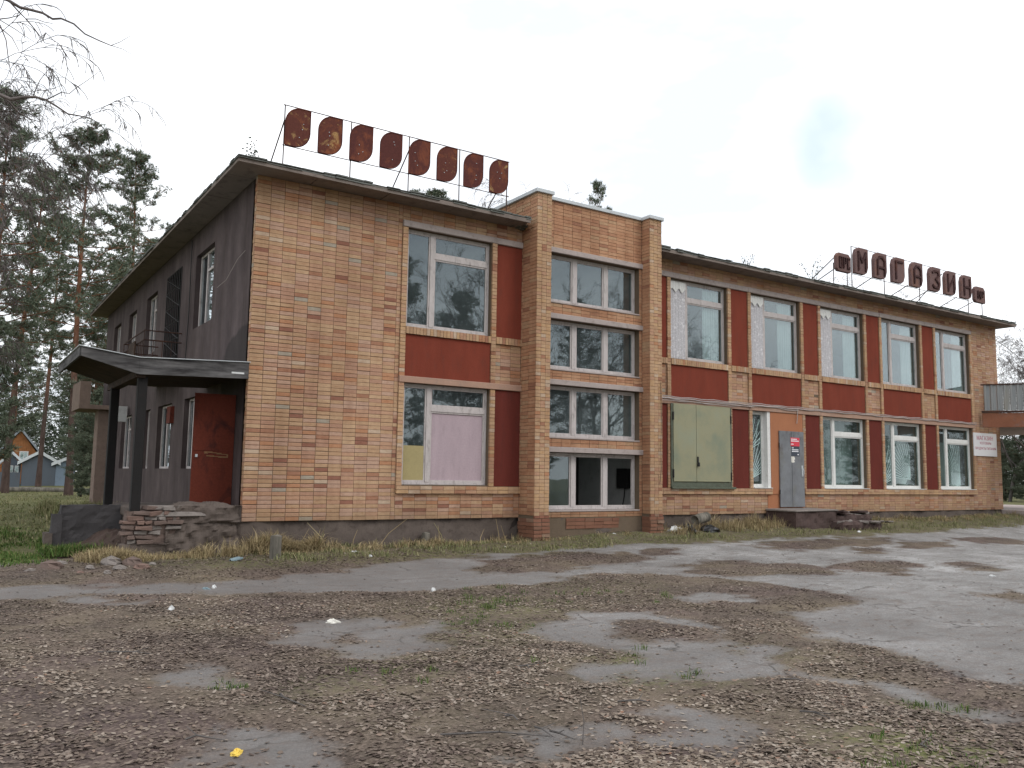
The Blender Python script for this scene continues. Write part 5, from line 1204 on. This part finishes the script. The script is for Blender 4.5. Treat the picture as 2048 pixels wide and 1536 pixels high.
# ------------------------------------------------------------------ houses at the far left
def gable(name, label, cat, pxl, pxr, dist, eave_py, ridge_py, wallm, roofm, depth=6, axis='front', base=-.65, extra=None):
    xl, yl = at_d(pxl, dist); xr, yr = at_d(pxr, dist); ax = Vector((xr-xl, yr-yl, 0)); Lw = ax.length; ux = ax.normalized(); uy = Vector((-ux.y, ux.x, 0))
    if uy.dot(Vector((xl-CAM[0], yl-CAM[1], 0))) < 0: uy = -uy
    hz = 953+ROLL*((pxl+pxr)/2-1024); ze = CAM[2]+(hz-eave_py)/F_PX*dist; zr = CAM[2]+(hz-ridge_py)/F_PX*dist
    o = thing(name, label, cat, None, (xl, yl, base)); P0 = Vector((0, 0, 0)); e = ze-base; r_ = zr-base
    def W3(u, v, z): return P0+ux*u+uy*v+Vector((0, 0, z))
    m = MB(); m.add([W3(0, 0, 0), W3(Lw, 0, 0), W3(Lw, 0, e), W3(Lw/2, 0, r_), W3(0, 0, e), W3(0, depth, 0), W3(Lw, depth, 0), W3(Lw, depth, e), W3(Lw/2, depth, r_), W3(0, depth, e)],
          [(0, 1, 2, 3, 4), (5, 9, 8, 7, 6), (0, 4, 9, 5), (1, 6, 7, 2)]); m.build('wall', wallm, o)
    for s_ in (0, 1):
        m = MB(); a = -.35 if s_ == 0 else Lw+.35; ea = e-.16; t = .28; P = [W3(a, -.3, ea), W3(Lw/2, -.3, r_+.04), W3(Lw/2, depth+.3, r_+.04), W3(a, depth+.3, ea)]; m.add(P+[p+Vector((0, 0, t)) for p in P], [(0, 1, 2, 3), (4, 5, 6, 7), (0, 1, 5, 4), (1, 2, 6, 5), (2, 3, 7, 6), (3, 0, 4, 7)]); m.build('roof', roofm, o)
    return o, W3, Lw, e, r_
orange_w = wood('orange_cladding', (.25, .10, .04), (.38, .17, .07), (30, 30, 1)); roof_bl = grimy('blue_grey_roof', (.27, .30, .33), .15, 2, .6, .1); roof_wh = grimy('pale_metal_roof', (.62, .66, .68), .1, 1, .5, .1, (.5, .52, .55), .3); gar = grimy('blue_grey_metal', (.105, .125, .15), .15, 1, .7, .1, vert=True)
o, W3, Lw, e, r_ = gable('house', 'orange timber gabled house with white window behind the pines', 'house', -5, 78, 96, 916, 872, orange_w, roof_bl)
m = MB(); c = W3(Lw*.58, -.06, e*.92); ux = (W3(1, 0, 0)-W3(0, 0, 0)); 
def wbox(m, W3, u0, u1, v0, v1, z0, z1): m.add([W3(u0, v0, z0), W3(u1, v0, z0), W3(u1, v1, z0), W3(u0, v1, z0), W3(u0, v0, z1), W3(u1, v0, z1), W3(u1, v1, z1), W3(u0, v1, z1)], [(0, 3, 2, 1), (4, 5, 6, 7), (0, 1, 5, 4), (1, 2, 6, 5), (2, 3, 7, 6), (3, 0, 4, 7)])
wbox(m, W3, Lw*.5, Lw*.72, -.08, .02, e*.86, e*1.18); wf = m.build('window', M['frame_clean'], o); m = MB(); wbox(m, W3, Lw*.53, Lw*.6, -.1, -.081, e*.9, e*1.14); wbox(m, W3, Lw*.62, Lw*.69, -.1, -.081, e*.9, e*1.14); m.build('pane', M['glass'], wf)
o, W3, Lw, e, r_ = gable('garage', 'blue-grey metal garage with pale roof behind the pines', 'garage', 44, 112, 84, 928, 912, gar, roof_wh, 7)
m = MB(); wbox(m, W3, Lw*.02, Lw*.985, -.05, .0, .05, e*.9)
m.build('door', gar, o)
o, W3, Lw, e, r_ = gable('shed', 'small shed with pale roof and white-framed windows left of the garage', 'shed', 4, 42, 88, 930, 913, gar, roof_wh, 5)
for k in range(3): m = MB(); wbox(m, W3, Lw*(.08+.3*k), Lw*(.3+.3*k), -.06, .0, e*.62, e*.95); wf = m.build('window', M['frame_clean'], o); m = MB(); wbox(m, W3, Lw*(.11+.3*k), Lw*(.27+.3*k), -.08, -.061, e*.66, e*.91); m.build('pane', M['glass'], wf)
o, W3, Lw, e, r_ = gable('annex', 'blue sheet-metal annex right of the garage', 'shed', 112, 150, 84, 930, 924, grimy('pale_blue_metal', (.2, .26, .33), .1, 1, .6, .1), roof_wh, 5)
fe = thing('fence', 'blue-grey board fence before the shed at the far left', 'fence')
xa, ya = at_d(-60, 76); xb, yb = at_d(42, 76); ux = Vector((xb-xa, yb-ya, 0)); nfb = 28
for i in range(nfb):
    p = Vector((xa, ya, 0))+ux*(i/nfb); m = MB(); w_ = ux.length/nfb*.96; u = ux.normalized(); v = Vector((-u.y, u.x, 0))*.03; h = .62+random.uniform(-.02, .02)
    m.add([p, p+u*w_, p+u*w_+v, p+v]+[q_+Vector((0, 0, 0)) for q_ in ()], []) if False else None
    P = [p, p+u*w_, p+u*w_+v, p+v]; m.add([(c.x, c.y, -.8) for c in P]+[(c.x, c.y, h) for c in P], [(0, 3, 2, 1), (4, 5, 6, 7), (0, 1, 5, 4), (1, 2, 6, 5), (2, 3, 7, 6), (3, 0, 4, 7)]); m.build('board', gar, fe)
x, y = at_d(60, 62); m = MB(); u = Vector((math.cos(-.6), math.sin(-.6), 0)); m.tube([Vector((x-3, y+1, -.45)), Vector((x, y, -.42)), Vector((x+3.5, y-1.2, -.45))], [.16, .18, .14], 8); m.build('fallen_log', M['wood_grey'], label='long fallen log lying in the grass before the fence', cat='log', smooth=True)

# ------------------------------------------------------------------ small things
def stump(px, py, h, r, label):
    p = gp(px, py); m = MB(); n = 14; vs_ = []
    for k, (zz, rr) in enumerate(((-.15, 1.02), (h*.5, 1), (h-.01, .98), (h, .9))):
        for i in range(n): a = 2*math.pi*i/n; q_ = r*rr*(1+.05*math.sin(3*a+k)); vs_.append((q_*math.cos(a), q_*math.sin(a), zz+.012*math.sin(a*2)*(k > 1)))
    fs = [(k*n+i, k*n+(i+1) % n, (k+1)*n+(i+1) % n, (k+1)*n+i) for k in range(3) for i in range(n)]+[tuple(3*n+i for i in range(n))]
    m.add(vs_, fs); o = m.build('wooden_post', M['wood_grey'], label=label, cat='post', group='short wooden posts before the shop'); o.location = p
stump(550, 1120, .40, .095, 'short grey wooden post standing nearer the building corner')
stump(851, 1092, .26, .085, 'short grey wooden post before the mauve-boarded window')
# tyre-like arch of matted dry grass: log and black bag by the wall
def bp(px, y):
    q_ = at_y(px, 1060, y); return Vector((q_[0], y, float(gz(q_[0], y))))
p = bp(1388, -.45); BAGP = p
m = MB(); m.tube([p+Vector((-.02, -.05, .26)), p+Vector((.22, .0, .30)), p+Vector((.50, .06, .33))], [.11, .125, .12], 12); m.build('log', M['wood_grey'], label='short sawn log lying on black bag by the plinth', cat='log', smooth=True)
bagm = NT('black_bag').fin((.015, .015, .017), .35)
def blob(name, p, sx, sy, sz, mat, label, cat, seed=0, group=None):
    rr = random.Random(seed); m = MB(); nu, nv = 14, 7; vs_ = []
    for k in range(nv+1):
        t = math.pi/2*k/nv
        for i in range(nu):
            a = 2*math.pi*i/nu; r_ = 1+.22*math.sin(3*a+seed+k)+rr.uniform(-.12, .12); vs_.append((sx*r_*math.cos(a)*math.cos(t), sy*r_*math.sin(a)*math.cos(t), sz*math.sin(t)*(1+rr.uniform(-.15, .15))-.01))
    m.add(vs_, [(k*nu+i, k*nu+(i+1) % nu, (k+1)*nu+(i+1) % nu, (k+1)*nu+i) for k in range(nv) for i in range(nu)]); o = m.build(name, mat, label=label, cat=cat, smooth=False, group=group); o.location = p; o.rotation_euler.z = seed; return o
blob('rubbish_bag', bp(1378, -.62), .24, .2, .20, bagm, 'crumpled black rubbish bag under the log by the plinth', 'bag', 1)
blob('rubbish_bag', bp(1416, -.6), .24, .18, .17, bagm, 'smaller black bag right of the sawn log', 'bag', 2)
blob('plastic_bag', bp(1350, -.5), .2, .12, .15, M['white_plastic'], 'white plastic bag beside black rubbish bag', 'bag', 3)
blob('yellow_sponge', gp(473, 1508), .05, .028, .035, M['yellow'], 'small yellow crumpled object on the leaves at the bottom', 'litter', 4)
LIT = [(412, 1178, .07, .04, 'blue_plastic', 'blue crushed plastic scrap on the soil before the porch'), (428, 1176, .03, .03, 'white_plastic', 'white scrap right next to the blue scrap'), (342, 1223, .045, .03, 'white_plastic', 'white paper scrap on leaf litter at left'), (395, 1292, .035, .02, 'white_plastic', 'small white scrap above the small asphalt patch'), (665, 1246, .07, .025, 'paper', 'cream scrap at upper edge of the middle asphalt patch'), (866, 1185, .05, .03, 'white_plastic', 'white crushed wrapper beyond the middle asphalt patch'), (383, 1397, .03, .025, 'white_plastic', 'white crumb of litter on leaves at lower left'), (708, 1106, .1, .05, 'white_plastic', 'white scraps on grass between the two wooden posts'), (740, 1117, .06, .04, 'white_plastic', 'white scrap at the asphalt edge'), (915, 1093, .06, .05, 'white_plastic', 'white scrap right of the second wooden post'), (1228, 1070, .06, .04, 'white_plastic', 'white scrap in dry grass before the tower'), (1718, 1066, .12, .05, 'white_plastic', 'flat white scrap in grass right of the steps'), (1984, 1152, .07, .03, 'white_plastic', 'white scrap on pale asphalt at right'), (588, 1103, .05, .03, 'paper', 'cream scrap behind first wooden post'), (1010, 1098, .03, .03, 'paper', 'tiny cream scrap at the asphalt edge before the tower')]
for i, (px, py, a, b, mt, lb) in enumerate(LIT): blob('litter', gp(px, py), a, b, .03+.02*(i % 3), M[mt], lb, 'litter', i+5)
# plastic bottle
p = gp(473, 1124); m = MB(); ax = Vector((math.cos(.5), math.sin(.5), .1)).normalized(); m.tube([p+Vector((0, 0, .04))+ax*t for t in (-.13, -.12, .05, .1, .105, .13)], [.02, .04, .042, .018, .015, .015], 10); bo = m.build('plastic_bottle', M['blue_plastic'], label='pale blue plastic bottle lying by the porch foot', cat='bottle', smooth=True)
# twigs on the ground
TW_ = [((1070, 1462), (1105, 1482)), ((1010, 1440), (1035, 1448)), ((1235, 1410), (1300, 1412)), ((880, 1478), (1100, 1482)), ((1100, 1470), (1150, 1488)), ((560, 1395), (610, 1420)), ((190, 1310), (330, 1318)), ((1560, 1365), (1610, 1370)), ((1600, 1430), (1660, 1445)), ((370, 1488), (450, 1490)), ((1850, 1500), (1890, 1520)), ((1030, 1340), (1060, 1345))]
TWL = ['short dark twig right of the lowest central asphalt patch', 'tiny twig left of the lowest central asphalt patch', 'straight twig above the oval asphalt patch at lower right', 'longest thin twig stretching along the bottom of the lot', 'bent twig crossing the lowest central asphalt patch', 'twig on leaves below the small asphalt patch', 'long pale twig on the leaves at far left', 'twig on bare soil right of the centre', 'slanting twig among leaves at lower right', 'twig left of the yellow object at the bottom', 'twig beside the moss patch at lower right', 'tiny twig near the middle of the leafy area']
for i, (a, b) in enumerate(TW_):
    pa, pb_ = gp(*a), gp(*b); pm = (pa+pb_)/2+Vector((random.gauss(0, .03), random.gauss(0, .03), .02)); m = MB(); m.tube([pa+Vector((0, 0, .025)), pm+Vector((0, 0, .02)), pb_+Vector((0, 0, .025))], [.007, .006, .003], 5); m.tube([pm+Vector((0, 0, .02)), pm+Vector((random.gauss(0, .08), random.gauss(0, .08), .04))], [.004, .002], 4)
    m.build('twig', M['birch_bark'], label=TWL[i], cat='twig', group='twigs on the ground')
p = gp(1165, 1490); m = MB(); m.tube([p, p+Vector((.01, 0, .12)), p+Vector((-.01, .01, .25))], [.004, .003, .002], 4); m.build('twig', M['birch_bark'], label='upright thin twig sticking out of the ground at bottom centre', cat='twig')
# dry stalks leaning on the plinth
STL = ['longest dry stalk leaning from the ground up to the sill', 'bent dry stalk left of the longest leaning stalk', 'dry stalk arching right of the first wooden post', 'upright dry stalk right of the second wooden post', 'upright pale stalk nearest the tower at left of it', 'shorter pale stalk beside the one nearest the tower', 'dry stalk leaning left beside the second wooden post', 'slanting dry stalk before the first red strip', 'dry stalk leaning left toward the first wooden post', 'tall bare stem against the brick base right of the steps', 'shorter bare stem against the brick base right of the steps']
for i, (px, h, ln) in enumerate([(755, .55, .9), (705, .35, .2), (600, .4, .25), (882, .4, .06), (1000, .5, .05), (1012, .35, .03), (890, .45, -.12), (960, .3, .25), (655, .5, -.3), (1640, .7, .2), (1655, .45, -.1)]):
    p = at_y(px, 1080, -.35); p = Vector((p[0], -.35, float(gz(p[0], -.35)))); m = MB()
    m.tube([p, p+Vector((ln*.3, .1, h*.5)), p+Vector((ln, .25 if i else .3, h*(1 if i else 1.15)))], [.008, .006, .003], 4)
    m.build('dry_stalk', M['grass_dry'], label=STL[i], cat='stalk', group='dry stalks along the plinth')

# ------------------------------------------------------------------ leaf litter
def leaf_mesh(N, sampler, name, label, size=(.010, .022), seed=5, lift=.001):
    R = np.random.default_rng(seed); X, Y = sampler(R, N); m_ = mask(X, Y); Z = soil(X, Y, m_); n = len(X)
    a = R.uniform(0, 2*np.pi, n); tilt = R.normal(0, .13, n); tilt2 = R.normal(0, .13, n); s = R.uniform(*size, n); w_ = s*R.uniform(.45, .85, n); curl = R.uniform(-.05, .18, n)*s
    T_ = np.array([(-1, 0, 0), (-.45, -.85, 1), (.45, -.75, 1), (1, 0, .2), (.45, .75, 1), (-.45, .85, 1), (0, 0, -.1)], float)
    ca, sa = np.cos(a), np.sin(a); lx = T_[:, 0][None]*s[:, None]*(1+R.normal(0, .14, (n, 7))); ly = T_[:, 1][None]*w_[:, None]*(1+R.normal(0, .18, (n, 7))); lz = T_[:, 2][None]*curl[:, None]*(1+R.normal(0, .4, (n, 7)))
    zz = lz+lx*tilt[:, None]+ly*tilt2[:, None]; zz -= zz.min(1, keepdims=True); x = X[:, None]+lx*ca[:, None]-ly*sa[:, None]; y = Y[:, None]+lx*sa[:, None]+ly*ca[:, None]; z = Z[:, None]+zz+lift+R.uniform(0, .004, (n, 1))
    V = np.stack([x, y, z], -1).reshape(-1, 3); base = (np.arange(n)*7)[:, None, None]; F_ = np.array([(6, 0, 1), (6, 1, 2), (6, 2, 3), (6, 3, 4), (6, 4, 5), (6, 5, 0)])[None]+base
    np_mesh(name, V, F_.reshape(-1, 3), M['leaf_litter'], kind='stuff', label=label, cat='leaves')
def samp_dirt(R, N):
    # density falls with distance; sample in polar coordinates about the lot's front edge
    out = [[], []]; tot = 0
    while tot < N:
        r = 3.5+R.random(40000)**1.3*20; th = YAW+R.uniform(-.66, .66, 40000); X = CAM[0]+np.sin(th)*r; Y = CAM[1]+np.cos(th)*r
        ok = (Y < -.1) & (X > -8.8) & (X < 32); X, Y = X[ok], Y[ok]; m_ = mask(X, Y); pr = np.where(m_ > .0, .012+.10*np.exp(-m_/.08), (.18+.82*sstep((vnoise(X, Y, 1.2, 17)*.5+vnoise(X, Y, 3.9, 18)*.5-.30)/.3))*(.25+.75*sstep(-m_/.3))); pr = pr*(1-.5*sstep((X-3)/9)*(m_ < 0)); k = R.random(len(X)) < pr; out[0].append(X[k]); out[1].append(Y[k]); tot += k.sum()
    return np.concatenate(out[0])[:N], np.concatenate(out[1])[:N]
leaf_mesh(92000, samp_dirt, 'fallen_leaves', 'brown fallen leaves scattered over the soil of the lot')
# grass ------------------------------------------------------------------
def grass(name, label, mat, X, Y, h, lean=.5, w_=.004, seed=3, zf=None, cat='grass', kinds=1):
    R = np.random.default_rng(seed); n = len(X); Z = (zf(X, Y) if zf else gz(X, Y)); a = R.uniform(0, 2*np.pi, n); H = h*R.uniform(.45, 1.25, n)*(.3+1.45*vnoise(X+50, Y+50, 1.9, 41)*(.5+vnoise(X+50, Y+50, 6., 42))); ln = np.abs(R.normal(0, lean, n))*H; wa = R.uniform(0, 2*np.pi, n); W_ = w_*R.uniform(.6, 1.4, n)
    dx, dy = np.cos(a), np.sin(a); sx, sy = np.cos(wa)*W_, np.sin(wa)*W_
    p0a = np.stack([X-sx, Y-sy, Z-.01], -1); p0b = np.stack([X+sx, Y+sy, Z-.01], -1); mx = X+dx*ln*.35; my = Y+dy*ln*.35; mz = Z+H*.6; p1a = np.stack([mx-sx*.8, my-sy*.8, mz], -1); p1b = np.stack([mx+sx*.8, my+sy*.8, mz], -1)
    p2 = np.stack([X+dx*ln, Y+dy*ln, Z+H*np.clip(1-.3*ln/H, .4, 1)], -1)
    V = np.stack([p0a, p0b, p1a, p1b, p2], 1).reshape(-1, 3); b = (np.arange(n)*5)[:, None, None]; F_ = (np.array([(0, 1, 3), (0, 3, 2), (2, 3, 4)])[None]+b).reshape(-1, 3)
    np_mesh(name, V, F_, mat, kind='stuff', label=label, cat=cat)
R = np.random.default_rng(11)
def clumps(nc, per, xr, yr, sig, bias=None):
    cx = R.uniform(*xr, nc); cy = R.uniform(*yr, nc)
    X = (cx[:, None]+R.normal(0, sig, (nc, per))).ravel(); Y = (cy[:, None]+R.normal(0, sig, (nc, per))).ravel(); return X, Y
zl = lambda X, Y: soil(X, Y, mask(X, Y))
def clip_front(X, Y, lim=.0):
    tower = (X > 5.8) & (X < 9.55); k = (Y < np.where(tower, -.62, -.02)) & ~((X > -2.0) & (X < 0) & (Y > -.08)) & (np.abs(X-BAGP[0]-.1+(Y+.5)*.8) > .6); return X[k], Y[k]
X, Y = clip_front(*clumps(230, 34, (-.1, 26.5), (-.75, -.05), .07)); grass('dry_grass', 'dry straw-coloured grass along the foot of the facade', M['grass_dry'], X, Y, .12, 1.1, .0045, 4, zl)
X, Y = clip_front(*clumps(75, 40, (9.6, 13.6), (-.9, -.05), .08)); grass('dry_grass', 'taller dry grass between the tower and the steps', M['grass_dry'], X, Y, .24, .6, .005, 14, zl)
X, Y = clip_front(*clumps(420, 26, (0, 27), (-1.7, -.1), .1)); grass('mixed_grass', 'short green and yellow grass along the facade strip', M['grass_mixed'], X, Y, .09, .8, .005, 5, zl)
X, Y = clumps(75, 34, (-2.3, .1), (-.6, -.12), .06); grass('dry_grass', 'pale dry grass in front of the porch base', M['grass_dry'], X, Y, .15, .9, .004, 6, zl)
X, Y = clumps(60, 60, (-2.5, -1.6), (-.8, -.3), .08); grass('dry_grass', 'matted straw tuft left of the masonry chunks', M['grass_dry'], X, Y, .22, 1.1, .004, 7, zl)
X, Y = clip_front(*clumps(40, 90, (.15, 1.3), (-.35, -.1), .07)); grass('dry_grass', 'arching orange dry grass at the plinth by the first wooden post', M['grass_dry'], X, Y, .36, 1.2, .005, 8, zl)
X, Y = clumps(900, 40, (-14, -2.9), (-.8, 9), .16); grass('green_grass', 'fresh green grass left of the porch', M['grass_green'], X, Y, .06, .8, .008, 9)
X, Y = clumps(1500, 22, (-16, 0), (0, 1), .3); Y = 4+(Y-Y.min())/(Y.max()-Y.min())*0+4*0+(np.repeat(R.random(1500)**1.6, 22)*46)+R.normal(0, .3, len(X)); X = X*(1+np.clip(Y, 0, 60)/22)+Y*.12; k = (X < -.3) | (Y > 19); X, Y = X[k], Y[k]; grass('mixed_grass', 'olive and straw grass stretching to the pines', M['grass_mixed'], X, Y, .075, .9, .014, 10)
X, Y = clumps(120, 40, (-2.9, -1.95), (.35, 2.8), .08); grass('green_grass', 'green weeds among the broken porch steps', M['grass_green'], X, Y, .16, .7, .008, 12, lambda X, Y: gz(X, Y)+.06)
X, Y = clumps(260, 50, (-1.6, -.1), (10, 17.4), .12); grass('mixed_grass', 'tall grass along the foot of the rendered side wall', M['grass_mixed'], X, Y, .3, .5, .012, 13)
# small green tufts on the lot
gx, gy = [], []
for px, py, n, s in [(1000, 1212, 14, .35), (990, 1195, 8, .3), (1010, 1240, 8, .35), (1290, 1196, 4, .2), (1865, 1418, 6, .12), (1830, 1505, 10, .22), (1340, 1340, 6, .3), (1220, 1188, 5, .3), (960, 1250, 5, .3), (780, 1350, 4, .3), (420, 1385, 4, .2)]:
    p = gp(px, py); cx = p[0]+R.normal(0, s, n); cy = p[1]+R.normal(0, s, n); gx.append((cx[:, None]+R.normal(0, .04, (n, 22))).ravel()); gy.append((cy[:, None]+R.normal(0, .04, (n, 22))).ravel())
grass('green_grass', 'scattered green tufts growing through the leaf litter', M['grass_green'], np.concatenate(gx), np.concatenate(gy), .05, .8, .003, 15, zl)
# distant wood closing the view
x = MB()
fm = []
Rw = np.random.default_rng(77)
def wood_mass(label, px0, px1, dist, nt, hmin, hmax):
    Vs = []
    for i in range(nt):
        px = px0+(px1-px0)*Rw.random(); d_ = dist*Rw.uniform(.9, 1.25); x_, y_ = at_d(px, d_); h = Rw.uniform(hmin, hmax); n = 900; t = Rw.random(n)**.8; rad = (1-t)*2.6+.4; a = Rw.uniform(0, 6.283, n); rr_ = rad*np.sqrt(Rw.random(n)); c = np.stack([x_+np.cos(a)*rr_, y_+np.sin(a)*rr_, -.6+t*h], -1)
        dd = Rw.normal(0, 1, (n, 3)); dd[:, 2] *= .5; e = Rw.normal(0, 1, (n, 3)); s = .38; Vs.append(np.stack([c, c+dd*s*.7, c+e*s*.35], 1).reshape(-1, 3))
    V = np.concatenate(Vs); np_mesh('distant_wood', V, np.arange(len(V)).reshape(-1, 3), M['needles_dark'], kind='stuff', label=label, cat='wood')
wood_mass('dark distant wood behind the houses at the left', -260, 330, 125, 60, 7, 15)
wood_mass('dark distant wood beyond the right end of the shop', 1960, 2250, 100, 18, 4, 8)
